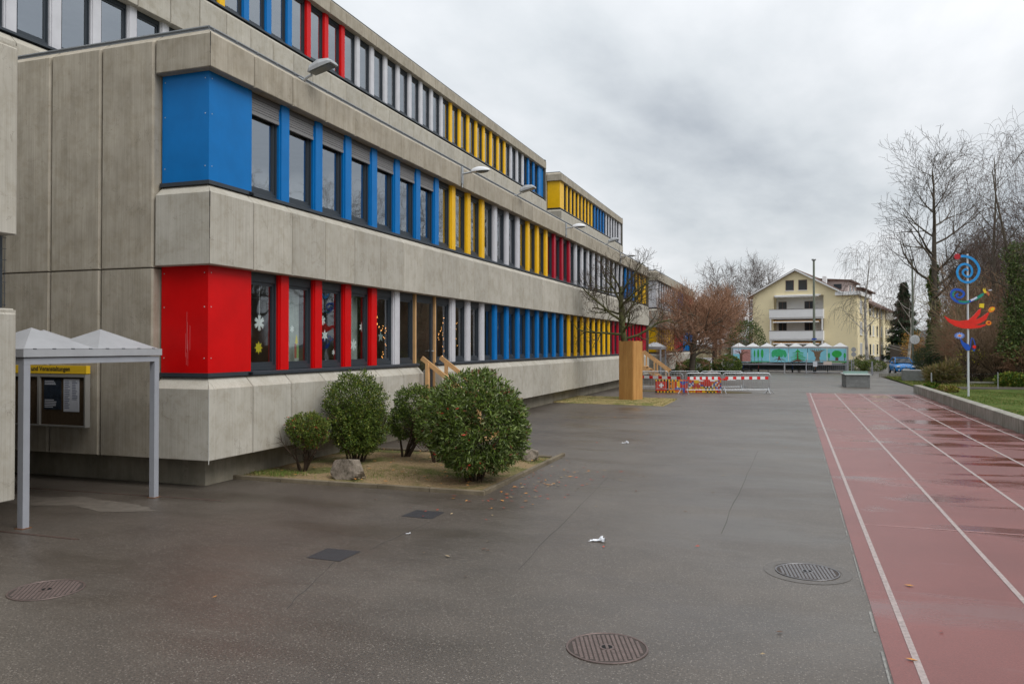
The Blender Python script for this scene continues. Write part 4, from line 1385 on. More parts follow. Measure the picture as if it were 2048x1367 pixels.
# fine cracks / seam lines
def seam(pts, w, m):
    b = MB(); rg = random.Random(len(pts))
    P = []
    for i in range(len(pts) - 1):
        for k in range(12):
            t = k / 12
            P.append(((pts[i][0] * (1 - t) + pts[i + 1][0] * t) + rg.uniform(-.015, .015), pts[i][1] * (1 - t) + pts[i + 1][1] * t))
    P.append(pts[-1])
    for i in range(len(P) - 1):
        ww = w * rg.uniform(0.5, 1.2)
        dx, dy = P[i + 1][0] - P[i][0], P[i + 1][1] - P[i][1]
        L_ = math.hypot(dx, dy); nx_, ny_ = -dy / L_ * ww / 2, dx / L_ * ww / 2
        b.add([(P[i][0] - nx_, P[i][1] - ny_, .0025), (P[i][0] + nx_, P[i][1] + ny_, .0025), (P[i + 1][0] + nx_, P[i + 1][1] + ny_, .0025), (P[i + 1][0] - nx_, P[i + 1][1] - ny_, .0025)], [(3, 2, 1, 0)])
    tag(b.obj('asphalt_seam', m), kind='structure')
M_SEAM = mat('seam_dark', (0.075, 0.068, 0.062), 0.7, 0.3)
seam([(-4.55, 6.5), (-5.0, 8.1)], 0.012, M_SEAM); seam([(-4.9, 8.7), (-4.85, 10.4)], 0.012, M_SEAM)
seam([(-2.9, 8.5), (-3.3, 15)], 0.01, M_SEAM); seam([(-0.9, 11), (-0.75, 20)], 0.012, M_SEAM)

# grass in the bed and on the lawn
def blades(name, pts, hmin, hmax, m, seed, wid=0.006):
    rg = np.random.default_rng(seed)
    P = np.array(pts); n = len(P)
    a = rg.uniform(0, 2 * np.pi, n); h = rg.uniform(hmin, hmax, n); l = rg.uniform(0, 0.7, n) * h
    w = wid * rg.uniform(0.6, 1.4, n)
    v = np.zeros((n, 3, 3))
    v[:, 0] = P + np.stack([-np.sin(a) * w, np.cos(a) * w, 0 * a], 1)
    v[:, 1] = P - np.stack([-np.sin(a) * w, np.cos(a) * w, 0 * a], 1)
    v[:, 2] = P + np.stack([np.cos(a) * l, np.sin(a) * l, h], 1)
    me = bpy.data.meshes.new(name)
    me.from_pydata(v.reshape(-1, 3).tolist(), [], np.arange(3 * n).reshape(-1, 3).tolist())
    for mm in (m if isinstance(m, list) else [m]): me.materials.append(mm)
    if isinstance(m, list): me.polygons.foreach_set('material_index', rg.integers(0, len(m), n).tolist())
    me.update()
    return tag(put(me, name), kind='stuff')


M_G1 = mat('grass_green', (0.075, 0.15, 0.02), 0.7, 0.2, rnd=0.4, noise=0.2, nscale=1.2)
M_G2 = mat('grass_straw', (0.24, 0.20, 0.075), 0.8, 0.2, rnd=0.4, noise=0.2, nscale=1.2)
M_G3 = mat('grass_olive', (0.12, 0.14, 0.03), 0.8, 0.2, rnd=0.4, noise=0.2, nscale=1.2)
rg = np.random.default_rng(4)
pts = [(x, y, lawn_z(x, y) - 0.01) for x, y in zip(6.65 + 8.5 * rg.random(60000) ** 1.3, 24 + 26.5 * rg.random(60000)) if x < 0.3 * y + 2]
blades('lawn_grass', pts, 0.02, 0.075, [M_G1, M_G1, M_G3, M_G2], 5, 0.007)
pts = [(x, y, lawn_z(x, y) - 0.01) for x, y in zip(7.1 + 9 * rg.random(22000), 54.2 + 16 * rg.random(22000))]
blades('rough_grass', pts, 0.03, 0.16, [M_G1, M_G2, M_G2, M_G3], 6, 0.012)
pts = []
for (cx, cy, s, k) in ((-9.35, 13.05, 0.3, 2500), (-7.2, 13.9, 0.6, 3500), (-6.8, 15.2, 0.7, 1500), (-5.3, 16.4, 0.3, 600)):
    for _ in range(k):
        x = cx + rg.normal() * s; y = cy + rg.normal() * s * 0.6
        if -9.85 < x < -4.95 and 12.6 < y < 16.8: pts.append((x, y, 0.05))
blades('bed_grass', pts, 0.02, 0.06, [M_G1, M_G3, M_G2], 7, 0.004)
pts = []
for _ in range(14000):
    u, v = rg.random(), rg.random()
    x = -10.05 + 5.05 * u; y = 33.9 - 0.62 * u + 4.5 * v
    pts.append((x, y, 0.03))
blades('patch_grass', pts, 0.01, 0.05, [M_G2, M_G2, M_G3, mat('grass_pale', (0.34, 0.29, 0.14), 0.8, 0.2, rnd=0.3)], 8, 0.008)


# fallen leaves and litter
def leaf_litter():
    rg = random.Random(21)
    b = MB()
    spots = []
    for _ in range(170): spots.append((-4.5 + rg.gauss(0, 0.6), 13.6 + rg.gauss(0, 1.3), rg.choice((0, 0, 1, 3))))
    for _ in range(110): spots.append((rg.uniform(-6, 5.5), rg.uniform(4.2, 34), rg.choice((0, 1, 2, 2, 3))))
    for _ in range(260): spots.append((rg.uniform(-9.6, -5), rg.uniform(12.6, 16.8), rg.choice((1, 2, 3))))
    for (x, y, mi) in spots:
        if x > 6.1 or (x < -4.9 and y < 17 and y > 12.5 and mi == 0): continue
        z = 0.012 if not (-9.9 < x < -4.9 and 12.5 < y < 16.9) else 0.09
        a = rg.uniform(0, 6.28); l = rg.uniform(0.018, 0.045) * (1.3 if mi == 1 else 1); w = l * 0.45
        ca, sa = math.cos(a), math.sin(a)
        pts = [(-l, 0, 0), (0, -w, 0.004), (l, 0, 0.006), (0, w, rg.uniform(0, .012))]
        b.add([(x + p[0] * ca - p[1] * sa, y + p[0] * sa + p[1] * ca, z + p[2]) for p in pts], [(0, 1, 2), (0, 2, 3)], mi)
    tag(b.obj('fallen_leaves', [mat('leaf_red', (0.42, 0.06, 0.03), 0.7), mat('leaf_orange', (0.50, 0.21, 0.04), 0.7), mat('leaf_brown', (0.11, 0.055, 0.03), 0.8), mat('leaf_tan', (0.32, 0.24, 0.14), 0.8)]), kind='stuff')


leaf_litter()


def crumple(x, y, s, label, seed):
    rg = random.Random(seed)
    b = MB(); n = 9
    for i in range(n):
        for j in range(4):
            t = i / (n - 1)
            b.v.append((s * (t - 0.5) + rg.uniform(-.1, .1) * s, s * (0.25 * math.sin(t * 3) + 0.11 * (j - 1.5)), 0.01 + max(0, rg.uniform(0, .28) * s * (1 if 0 < j < 3 else 0.25) * (1.5 if t > .6 else 0.6))))
    for i in range(n - 1):
        for j in range(3):
            b.f.append((i * 4 + j, i * 4 + j + 1, (i + 1) * 4 + j + 1, (i + 1) * 4 + j)); b.m.append(0)
    tag(b.obj('paper_tissue', mat('tissue_white', (0.74, 0.76, 0.80), 0.8, 0.2), None, (x, y, 0)), label, 'litter')


crumple(-2.34, 10.0, 0.20, 'crumpled white tissue lying in the middle of the yard', 1)
crumple(-4.02, 20.3, 0.16, 'small white scrap of paper farther off on the asphalt', 2)
crumple(-4.8, 9.58, 0.06, 'tiny white paper scrap between the two dark tar patches', 3)

# rocks
def rock(x, y, r, label, seed):
    rg = random.Random(seed)
    ph = [(Vector((rg.gauss(0, 1), rg.gauss(0, 1), rg.gauss(0, 1))).normalized(), rg.uniform(0.62, 1.02)) for _ in range(22)]
    def f(d):
        k = 1.3
        for (nv, c) in ph:
            q = d.dot(nv)
            if q > 0.05: k = min(k, c / q)
        return k
    b = MB(); b.ell((0, 0, 0), r, 36, 24, fn=f)
    o = b.obj('rock', None, None, (x, y, r[2] * 0.45)) if False else put(b.mesh('rock', M_ROCK), 'rock', None, (x, y, r[2] * 0.5))
    tag(o, label, 'rock')


M_ROCK = bpy.data.materials.new('lichen_rock'); M_ROCK.use_nodes = True
nt = M_ROCK.node_tree; bb = nt.nodes['Principled BSDF']
geo = N(nt, 'ShaderNodeNewGeometry')
n1 = N(nt, 'ShaderNodeTexNoise', inp={'Scale': 7.0, 'Detail': 9.0, 'Roughness': 0.7}); nt.links.new(geo.outputs['Position'], n1.inputs['Vector'])
nt.links.new(ramp2(nt, n1.outputs['Fac'], 0.38, (0.08, 0.065, 0.045), 0.66, (0.30, 0.25, 0.20)), bb.inputs['Base Color'])
bb.inputs['Roughness'].default_value = 0.9
bp = N(nt, 'ShaderNodeBump', inp={'Strength': 0.9, 'Distance': 0.03}); nt.links.new(n1.outputs['Fac'], bp.inputs['Height']); nt.links.new(bp.outputs[0], bb.inputs['Normal'])
rock(-7.75, 13.05, (0.36, 0.30, 0.33), 'grey boulder with a pale top beside the kerb of the shrub bed', 3)
rock(-5.35, 16.4, (0.26, 0.22, 0.24), 'small rock at the far corner of the shrub bed behind the big shrub', 8)

# ------------------------------------------------------------------ plants
def leaf_cloud(name, blobs, n, lsize, mats, wts, seed, aspect=0.35, shell=0.55, lump=0.12, droop=0.0, bottom=None, parent=None, loc=(0, 0, 0)):
    """many leaf-sized folded faces in the outer volume of lumpy ellipsoids"""
    rg = np.random.default_rng(seed)
    vol = np.array([b_[1][0] * b_[1][1] + b_[1][0] * b_[1][2] for b_ in blobs]); pr = vol / vol.sum()
    idx = rg.choice(len(blobs), n, p=pr)
    cen = np.array([b_[0] for b_ in blobs])[idx]; rad = np.array([b_[1] for b_ in blobs])[idx]
    d = rg.normal(size=(n, 3)); d /= np.linalg.norm(d, axis=1, keepdims=True)
    k = shell + (1 - shell) * rg.random(n) ** 0.45
    ph = rg.uniform(0, 6.28, 6)
    lm = 1 + lump * (np.sin(d[:, 0] * 7 + ph[0] + d[:, 2] * 3) * np.sin(d[:, 1] * 8 + ph[1]) + 0.6 * np.sin(d[:, 2] * 13 + ph[2]) * np.sin(d[:, 0] * 12 + d[:, 1] * 9 + ph[3]))
    p = cen + d * rad * (k * lm)[:, None]
    # clump gaps
    gp = np.sin(p[:, 0] * 9 / max(lsize * 14, .3) + ph[4] + 1.5 * np.sin(p[:, 2] * 4)) * np.sin(p[:, 1] * 9 / max(lsize * 14, .3) + ph[5]) * np.sin(p[:, 2] * 9 / max(lsize * 14, .3))
    keep = gp > -0.32
    if bottom is not None: keep &= p[:, 2] > bottom
    p = p[keep]; d = d[keep]; n = len(p)
    out = d + 0.9 * rg.normal(size=(n, 3)); out[:, 2] += 0.35 - droop; out /= np.linalg.norm(out, axis=1, keepdims=True)
    side = np.cross(out, rg.normal(size=(n, 3))); side /= np.linalg.norm(side, axis=1, keepdims=True) + 1e-9
    up = np.cross(side, out)
    L = lsize * rg.uniform(0.6, 1.25, n)[:, None]; w = L * aspect
    v = np.zeros((n, 4, 3))
    v[:, 0] = p; v[:, 1] = p + out * L * 0.5 + side * w * 0.5 + up * w * 0.15
    v[:, 2] = p + out * L - up * L * 0.12; v[:, 3] = p + out * L * 0.5 - side * w * 0.5 + up * w * 0.15
    me = bpy.data.meshes.new(name)
    base = np.arange(n)[:, None] * 4
    f = np.concatenate([base + [0, 1, 2], base + [0, 2, 3]]).tolist()
    me.from_pydata(v.reshape(-1, 3).tolist(), [], f)
    for mm in mats: me.materials.append(mm)
    mi = rg.choice(len(mats), n, p=np.array(wts) / sum(wts))
    me.polygons.foreach_set('material_index', np.concatenate([mi, mi]).tolist())
    me.update()
    if parent is None and loc is None: return me
    o = put(me, name, parent, loc)
    o['kind'] = 'stuff'
    return o


M_BARK = mat('bark_grey', (0.10, 0.085, 0.065), 0.9, 0.15, noise=0.35, nscale=5, bump=0.6, bscale=14)
M_BARKM = mat('bark_mossy', (0.085, 0.085, 0.035), 0.9, 0.15, noise=0.5, nscale=4, bump=0.6, bscale=14)
M_BARKR = mat('twig_reddish', (0.29, 0.165, 0.105), 0.85, 0.15, noise=0.3, nscale=2)
M_TWIG = mat('twig_brown', (0.07, 0.052, 0.04), 0.9, 0.15, noise=0.3, nscale=2)
M_THK = mat('thicket_twig', (0.27, 0.19, 0.125), 0.9, 0.15, noise=0.35, nscale=1)
M_TWIGO = mat('twig_olive', (0.23, 0.20, 0.11), 0.9, 0.15, noise=0.3, nscale=2)
M_BIRCH = mat('birch_bark', (0.40, 0.38, 0.35), 0.8, 0.2, noise=0.7, nscale=2.2)
M_TWIGP = mat('twig_purple', (0.10, 0.072, 0.06), 0.9, 0.15, noise=0.2, nscale=2)


def rvec(rg):
    return Vector((rg.gauss(0, 1), rg.gauss(0, 1), rg.gauss(0, 1)))


def grow(b, b2, p, d, L, r, lvl, P, rg):
    n = P['seg'][lvl]
    pts = [p.copy()]; rad = [r]; dirs = [d.copy()]
    tp = P['taper'][lvl]
    for i in range(n):
        d = (d + rvec(rg) * P['wob'][lvl] + Vector((0, 0, 1)) * P['trop'][lvl]).normalized()
        p = p + d * (L / n)
        pts.append(p.copy()); rad.append(max(P['rmin'], r * (1 - (i + 1) / n * (1 - tp)))); dirs.append(d.copy())
    last = lvl == len(P['seg']) - 1
    tgt = b if lvl < P.get('split', 2) else b2
    tgt.tube(pts, rad, P['sides'][lvl], 0, cap=lvl == 0)
    if last: return
    nc = P['n'][lvl]
    nc = max(1, int(round(nc * rg.uniform(0.8, 1.2))))
    ph = rg.uniform(0, 6.28)
    for j in range(nc):
        t = P['start'][lvl] + (1 - P['start'][lvl]) * (j + rg.uniform(0.1, 0.95)) / nc
        t = min(t, 0.995)
        i = min(int(t * n), n - 1); f = t * n - i
        q = pts[i].lerp(pts[i + 1], f); rr = rad[i] * (1 - f) + rad[i + 1] * f
        dd = dirs[i + 1]
        ax = dd.orthogonal().normalized()
        ax.rotate(Matrix.Rotation(ph + j * 2.4 + rg.uniform(-.5, .5), 3, dd))
        an = R(P['ang'][lvl] * rg.uniform(0.75, 1.25))
        nd = (dd * math.cos(an) + ax * math.sin(an)).normalized()
        nl = P['len'][lvl + 1] * rg.uniform(0.65, 1.2) * (1 - P.get('cone', 0.35) * t if lvl == 0 else 1 - 0.3 * t)
        grow(b, b2, q, nd, nl, max(P['rmin'], rr * P['rr'][lvl]), lvl + 1, P, rg)


def tree_meshes(seed, P, mt, m2, name='t'):
    rg = random.Random(seed)
    b = MB(); b2 = MB()
    grow(b, b2, Vector((0, 0, -0.1)), Vector((P.get('lean', 0), 0, 1)).normalized(), P['len'][0], P['r0'], 0, P, rg)
    return b.mesh('trunk', mt, smooth=True), b2.mesh('crown', m2)


def plant_tree(meshes, loc, rz, s, label, group=None, name='bare_tree', cat='tree'):
    T = empty(name, loc, rz, label, cat, group)
    T.scale = (s, s, s) if not isinstance(s, tuple) else s
    put(meshes[0], 'trunk', T); put(meshes[1], 'crown', T)
    return T


# --- the shrub bed
M_L1 = mat('leaf_dark', (0.052, 0.085, 0.013), 0.45, 0.3, rnd=0.45)
M_L2 = mat('leaf_mid', (0.105, 0.155, 0.022), 0.45, 0.3, rnd=0.4)
M_L3 = mat('leaf_olive', (0.17, 0.19, 0.03), 0.5, 0.35, rnd=0.3)
M_L4 = mat('leaf_pale', (0.18, 0.225, 0.075), 0.35, 0.4, rnd=0.3)
M_LR = mat('leaf_rust', (0.48, 0.05, 0.025), 0.6, 0.3, rnd=0.3)
M_LB = mat('leaf_bronze', (0.17, 0.07, 0.035), 0.6, 0.3, rnd=0.3)
M_LYL = mat('leaf_yellowgreen', (0.22, 0.22, 0.03), 0.6, 0.3, rnd=0.3)


def stems(b, n, h, spread, r, seed, lean=(0, 0), twigs=8, base=0.08):
    rg = random.Random(seed)
    for i in range(n):
        a = rg.uniform(0, 6.28)
        p = Vector((math.cos(a) * base * rg.random(), math.sin(a) * base * rg.random(), -0.02))
        d = Vector((math.cos(a) * spread + lean[0], math.sin(a) * spread + lean[1], 1)).normalized()
        pts = [p]
        k = 6
        for j in range(k):
            d = (d + rvec(rg) * 0.12).normalized(); p = p + d * (h / k); pts.append(p)
            if j > 0:
                for _ in range(twigs // k + 1):
                    q = p; e = (d + rvec(rg) * 0.6).normalized(); tp = [q]
                    for _ in range(3):
                        e = (e + rvec(rg) * 0.2).normalized(); q = q + e * h * 0.11; tp.append(q)
                    b.tube(tp, [r * 0.35, r * .3, r * .2, r * .1], 3)
        b.tube(pts, [r * (1 - 0.75 * j / k) for j in range(k + 1)], 6)


def shrub(loc, label, blobs, n, ls, mats, wts, seed, st, aspect=0.36, bottom=0.1, shell=0.5, lump=0.1, core=True):
    T = empty('evergreen_shrub', loc, 0, label, 'shrub')
    b = MB(); stems(b, *st)
    b.obj('stems', mat('shrub_wood', (0.055, 0.038, 0.026), 0.9, 0.15, noise=0.3, nscale=12), T)
    leaf_cloud('foliage', blobs, n, ls, mats, wts, seed, aspect, shell, lump, 0.1, bottom, T)
    return T


shrub((-5.42, 13.55, 0.05), 'largest rounded evergreen shrub with long leaves and a few red ones, at the bed corner',
      [((0, 0, 1.12), (0.90, 0.90, 0.88)), ((0.05, 0.0, 0.85), (0.92, 0.9, 0.72)), ((-0.55, 0.15, 0.95), (0.5, 0.45, 0.55))], 26000, 0.098,
      [M_L1, M_L2, M_L4, M_LR, M_LB], [30, 38, 25, 0.35, 3], 31, (12, 1.2, 0.30, 0.02, 5, (0, 0), 10, 0.25), 0.30, 0.14, 0.6, 0.065)
shrub((-8.62, 14.75, 0.05), 'tall rounded small-leaved shrub left of the middle, behind the boulder',
      [((0, 0, 1.22), (0.66, 0.66, 0.68)), ((0.05, 0, 0.80), (0.66, 0.66, 0.55)), ((0.1, 0, 0.5), (0.45, 0.45, 0.35))], 40000, 0.046,
      [M_L1, M_L2, M_L3, M_LYL], [40, 32, 12, 2.5], 32, (14, 1.15, 0.28, 0.018, 6, (0, 0), 10, 0.2), 0.5, 0.2, 0.42, 0.17)
shrub((-9.0, 13.45, 0.05), 'smallest shrub with a flat green top on bare stems, at the left of the bed',
      [((0.08, 0, 0.86), (0.44, 0.42, 0.27)), ((0.1, 0, 0.70), (0.36, 0.35, 0.25))], 13000, 0.048,
      [M_L1, M_L2, M_L3, M_LR, M_LB], [26, 38, 16, 1.6, 7], 33, (9, 0.75, 0.30, 0.02, 7, (0, 0), 12, 0.1), 0.4, 0.42, 0.5, 0.14)
shrub((-8.05, 15.85, 0.05), 'dark shrub on slanting bare stems, between the tall one and the big one',
      [((0.28, 0.05, 1.12), (0.50, 0.5, 0.46)), ((0.0, 0, 0.75), (0.36, 0.4, 0.35)), ((0.55, 0.05, 0.8), (0.25, 0.4, 0.3))], 20000, 0.048,
      [M_L1, M_L2, M_L3], [45, 32, 8], 34, (9, 1.15, 0.30, 0.028, 8, (0.25, 0), 12, 0.12), 0.45, 0.3, 0.5, 0.16)
shrub((-6.95, 15.2, 0.05), 'loose shrub tucked in behind the left side of the largest shrub',
      [((0.0, 0, 0.95), (0.45, 0.45, 0.45)), ((0.25, 0, 1.15), (0.4, 0.4, 0.4)), ((-0.1, 0, 0.65), (0.35, 0.35, 0.3))], 14000, 0.068,
      [M_L1, M_L2, M_L4, M_LB], [30, 38, 16, 5], 35, (8, 0.95, 0.25, 0.03, 9, (0, 0), 10, 0.12), 0.32, 0.3, 0.5, 0.14)

# --- tree in the wooden box
bx = empty('tree_box', (-6.95, 36.45, 0), R(-24), 'tall orange timber box boarded round the trunk of the pruned tree', 'tree guard')
hw = 0.37; nbd = 3
for side in range(4):
    for i in range(nbd):
        w = 2 * hw / nbd
        b = MB()
        u0 = -hw + i * w + 0.004; u1 = u0 + w - 0.008
        h = 2.70 + 0.012 * ((i * 7 + side) % 3)
        b.prism([(u0, 0.02), (u1, 0.02), (u1, h), (u0, h)], 'y', -hw - 0.026 - 0.002 * (i % 2), -hw)
        o = b.obj('board', M_BOARD, bx, fix=True); o.rotation_euler = (0, 0, side * math.pi / 2)
for (x, y) in ((-1, -1), (1, -1), (1, 1), (-1, 1)):
    b = MB(); b.box(x * 0.36 - 0.03 * (x > 0) - 0.0, x * 0.36 - 0.03 * (x > 0) + 0.03, y * 0.36 - 0.03 * (y > 0), y * 0.36 - 0.03 * (y > 0) + 0.03, 0.0, 2.66); b.obj('corner_post', M_PINE, bx)

P_POLL = dict(len=[5.3, 2.2, 1.15, 0.6, 0.35], r0=0.19, seg=[8, 7, 6, 4, 3], taper=[0.5, 0.45, 0.4, 0.4, 0.4], wob=[0.04, 0.17, 0.2, 0.16, 0.14],
              trop=[0, 0.09, 0.07, 0.1, 0.12], sides=[10, 6, 4, 3, 3], n=[16, 6, 5, 4], start=[0.52, 0.25, 0.2, 0.2], ang=[72, 46, 44, 36], rr=[0.5, 0.55, 0.55, 0.6], rmin=0.006, cone=0.1, split=3)
m_ = tree_meshes(12, P_POLL, M_BARKM, M_TWIG)
plant_tree(m_, (-6.95, 36.45, 0), R(30), (0.98, 0.98, 1.02), 'bare mossy pruned tree growing out of the wooden box', name='pruned_tree')
# upright shoots of that tree
rgs = random.Random(77)
b = MB()
for _ in range(46):
    a = rgs.uniform(0, 6.28); rr = rgs.uniform(0, 1.5)
    p = Vector((-6.95 + math.cos(a) * rr, 36.45 + math.sin(a) * rr, rgs.uniform(3.9, 5.0)))
    pts = [p]; d = Vector((rgs.uniform(-.08, .08), rgs.uniform(-.08, .08), 1))
    for _ in range(4):
        d = (d + rvec(rgs) * 0.03).normalized(); p = p + d * rgs.uniform(0.3, 0.62); pts.append(p)
    b.tube(pts, [0.009, 0.008, 0.006, 0.005, 0.004], 3)
shoot = b.obj('shoots', M_TWIG)
pt = [o for o in bpy.data.objects if o.name.startswith('pruned_tree')][0]
bpy.context.view_layer.update()
shoot.parent = pt; shoot.matrix_parent_inverse = pt.matrix_world.inverted()

P_WIL = dict(len=[4.2, 3.1, 1.9, 1.15, 0.8], r0=0.22, seg=[6, 6, 6, 5, 4], taper=[0.6, 0.4, 0.4, 0.4, 0.3], wob=[0.05, 0.2, 0.22, 0.18, 0.14],
             trop=[0, 0.03, 0.07, 0.10, 0.12], sides=[8, 6, 4, 3, 3], n=[14, 8, 7, 7], start=[0.32, 0.2, 0.2, 0.15], ang=[72, 45, 45, 38], rr=[0.5, 0.55, 0.5, 0.6], rmin=0.008, cone=0.25, split=3)
m_ = tree_meshes(23, P_WIL, M_BARK, M_BARKR)
plant_tree(m_, (-7.3, 62.5, 0), R(10), (1.18, 1.18, 1.16), 'broad leafless tree with dense reddish-brown twigs beside the far facade', name='bushy_tree')
plant_tree(m_, (-7.7, 87.3, 0), R(120), (1.25, 1.25, 1.45), 'second reddish-brown twiggy tree, a little behind and right of the first', name='bushy_tree')

P_ASH = dict(len=[18.5, 7.2, 3.6, 1.8, 0.9], r0=0.42, seg=[12, 9, 7, 5, 3], taper=[0.12, 0.25, 0.3, 0.35, 0.4], wob=[0.03, 0.07, 0.09, 0.10, 0.12],
             trop=[0.02, 0.08, 0.06, 0.05, 0.03], sides=[9, 6, 4, 3, 3], n=[15, 6, 5, 3], start=[0.36, 0.2, 0.15, 0.15], ang=[55, 42, 42, 40], rr=[0.56, 0.58, 0.55, 0.6], rmin=0.011, cone=0.55, split=3)
M_IVY = mat('ivy_green', (0.075, 0.125, 0.028), 0.5, 0.35, rnd=0.45)
M_IVY2 = mat('ivy_olive', (0.13, 0.165, 0.05), 0.5, 0.35, rnd=0.4)
m_ash = tree_meshes(41, P_ASH, M_BARK, M_TWIG)
T = plant_tree(m_ash, (12.73, 84.3, 0), 0, 1.03, 'very tall leafless tree with an ivy-covered lower trunk, right of the blue car', name='tall_tree')
def ivy(parent, h, w, n, seed, ls=0.22, z0=0.5):
    blobs = []
    k = 9
    rg = random.Random(seed)
    for i in range(k):
        z = z0 + (h - z0) * i / (k - 1)
        ww = w * (1.0 - 0.35 * i / k) * rg.uniform(0.8, 1.15)
        blobs.append(((rg.uniform(-.12, .12), rg.uniform(-.1, .1), z), (ww, ww, h / k * 0.8)))
    leaf_cloud('ivy', blobs, n, ls, [M_IVY, M_IVY2, M_L3], [50, 35, 8], seed, 0.75, 0.4, 0.2, 0.5, None, parent)
ivy(T, 9.2, 0.55, 7500, 51)

m_ash2 = tree_meshes(42, dict(P_ASH, len=[14, 6.0, 3.5, 1.9, 1.0], r0=0.26, n=[15, 6, 5, 3], rmin=0.014), M_BARK, M_TWIGP)
P_BIR = dict(len=[13.5, 4.8, 2.4, 2.3], r0=0.2, seg=[12, 9, 7, 9], taper=[0.15, 0.2, 0.25, 0.3], wob=[0.04, 0.09, 0.12, 0.035],
             trop=[0.02, 0.03, -0.07, -0.30], sides=[8, 5, 3, 3], n=[14, 7, 5], start=[0.25, 0.25, 0.15], ang=[48, 45, 45], rr=[0.42, 0.42, 0.5], rmin=0.009, cone=0.5, split=2)
m_bir = tree_meshes(61, P_BIR, M_BIRCH, M_TWIGP)
m_bir2 = tree_meshes(62, dict(P_BIR, len=[16, 5.5, 2.8, 2.8]), M_BARK, M_TWIGP)
plant_tree(m_bir, (7.7, 92.8, 0), R(40), 0.92, 'pale-barked birch with drooping twigs in front of the yellow house', name='birch_tree')
T = plant_tree(m_bir2, (13.4, 57.5, 0), R(200), 0.86, 'tall drooping tree with a thick ivy mass at the right edge', name='birch_tree')
ivy(T, 9.5, 1.25, 12000, 52, 0.16, 2.5)
plant_tree(m_bir2, (14.9, 72, 0), R(80), (0.98, 0.98, 1.12), 'tall thin drooping tree rising behind the sculpture', name='birch_tree')
plant_tree(m_bir, (14, 112, 0), R(150), 1.05, 'drooping birch behind the long side of the yellow house', name='birch_tree')

# --- trees behind, left of the house and right in the wood
bgt = [
    (m_ash2, -8.4, 103, 0.74, 'leafless greenish tree between the facade and the yellow house'),
    (m_ash2, -6.3, 135, (0.72, 0.72, 0.98), 'slender leafless tree with upright crown, farther left of the yellow house'),
    (m_ash2, -3.6, 137, (0.7, 0.7, 0.93), 'slender leafless tree whose crown stands just beside the left roof edge'),
    (m_ash2, -6.0, 96, 0.55, 'low leafless tree right behind the evergreen bush at the shelter'),
    (m_ash2, 24, 118, 1.05, 'purple-brown leafless tree in the wood right of the conifer'),
    (m_ash2, 18.5, 96, 0.8, 'leafless tree of the wood behind the hedge and the blue car'),
    (m_ash2, 17.0, 80, 0.72, 'leafless tree between the ivy trunk and the sculpture'),
    (m_bir2, 21, 104, 0.8, 'drooping leafless tree at the back of the wood'),
    (m_ash2, 16.5, 64, 0.66, 'leafless tree of the wood right of the sculpture pole'),
    (m_ash2, 17.8, 104, 0.72, 'leafless tree of the wood seen between the conifer and the ivy trunk'),
    (m_ash2, 21.0, 110, 0.8, 'leafless tree of the wood behind the spiral of the sculpture'),
    (m_bir2, 17.6, 88, 0.7, 'leafless tree with hanging twigs of the wood right of the ivy trunk'),
    (m_ash2, 19.5, 90, 0.75, 'leafless tree of the wood far behind the red crescent'),
    (m_ash2, 19, 72, 0.85, 'leafless tree at the far right of the wood'),
]
for i, (mm, x, y, s, lab) in enumerate(bgt):
    plant_tree(mm, (x, y, 0), i * 1.7, s, lab, 'leafless trees in the background')
# the trees opposite the facade (they are what the panes reflect)
for i, (x, y, s) in enumerate(((17, 4, .85), (22, 14, .9), (17.5, 22, .7), (24, 29, .95), (18.5, 37, .75), (28, 45, 1.0), (26, -4, .9), (30, 21, 1.0))):
    plant_tree(m_ash if i % 2 else m_ash2, (x, y, 0.25), i * 2.1, s * 0.72, 'leafless tree across the track, opposite the school facade', 'leafless trees across the track')

for i, (x, y, s) in enumerate(((17.5, 46, .66), (20.5, 53, .74), (18.8, 60, .8), (22.5, 66, .85), (24, 58, .8))):
    plant_tree(m_ash if i % 2 else m_ash2, (x, y, 0.03), i * 1.3, s, 'tall leafless tree of the wood right of the lawn', 'tall trees of the wood')
# --- thicket: twiggy brown shrubs
P_SH = dict(len=[1.0, 2.7, 1.5, 0.9], r0=0.05, seg=[2, 7, 5, 3], taper=[0.9, 0.3, 0.3, 0.4], wob=[0.1, 0.12, 0.16, 0.16], trop=[0, 0.05, 0.03, 0.02],
            sides=[4, 4, 3, 3], n=[22, 8, 7], start=[0.0, 0.1, 0.1], ang=[38, 34, 38], rr=[0.5, 0.5, 0.6], rmin=0.008, cone=0.0, split=2)
m_sh = [tree_meshes(70 + i, dict(P_SH), M_TWIG, m2) for i, m2 in enumerate((M_THK, M_BARKR, M_TWIGO))]
rg = random.Random(88)
cells = []
for y in (51.5, 54.5, 58, 62, 66.5, 71, 76, 82, 88):
    x = 0.155 * y + (1.2 if y < 60 else 2.6)
    if y > 72: x = 14.2 + (y - 72) * 0.05
    while x < 0.25 * y + 3.5:
        cells.append((x + rg.uniform(-.5, .5), y + rg.uniform(-.9, .9)))
        x += rg.uniform(1.5, 2.3)
for i, (x, y) in enumerate(cells):
    if y < 56 or (7 < x < 11 and y < 60): continue
    s = rg.uniform(0.65, 1.25) * (0.8 if x < 0.17 * y + 1 else 1)
    if y > 70: s *= 1.7
    plant_tree(m_sh[i % 3], (x, y, 0.03), rg.uniform(0, 6), (s, s, s * rg.uniform(0.9, 1.3)), ('brown', 'reddish-brown', 'olive-brown')[i % 3] + ' leafless bush in the ' + ('front' if y < 62 else 'middle' if y < 73 else 'rear') + ' rows of the thicket behind the lawn', 'brown bushes of the thicket', 'thicket_bush', 'bush')
rg = random.Random(90)
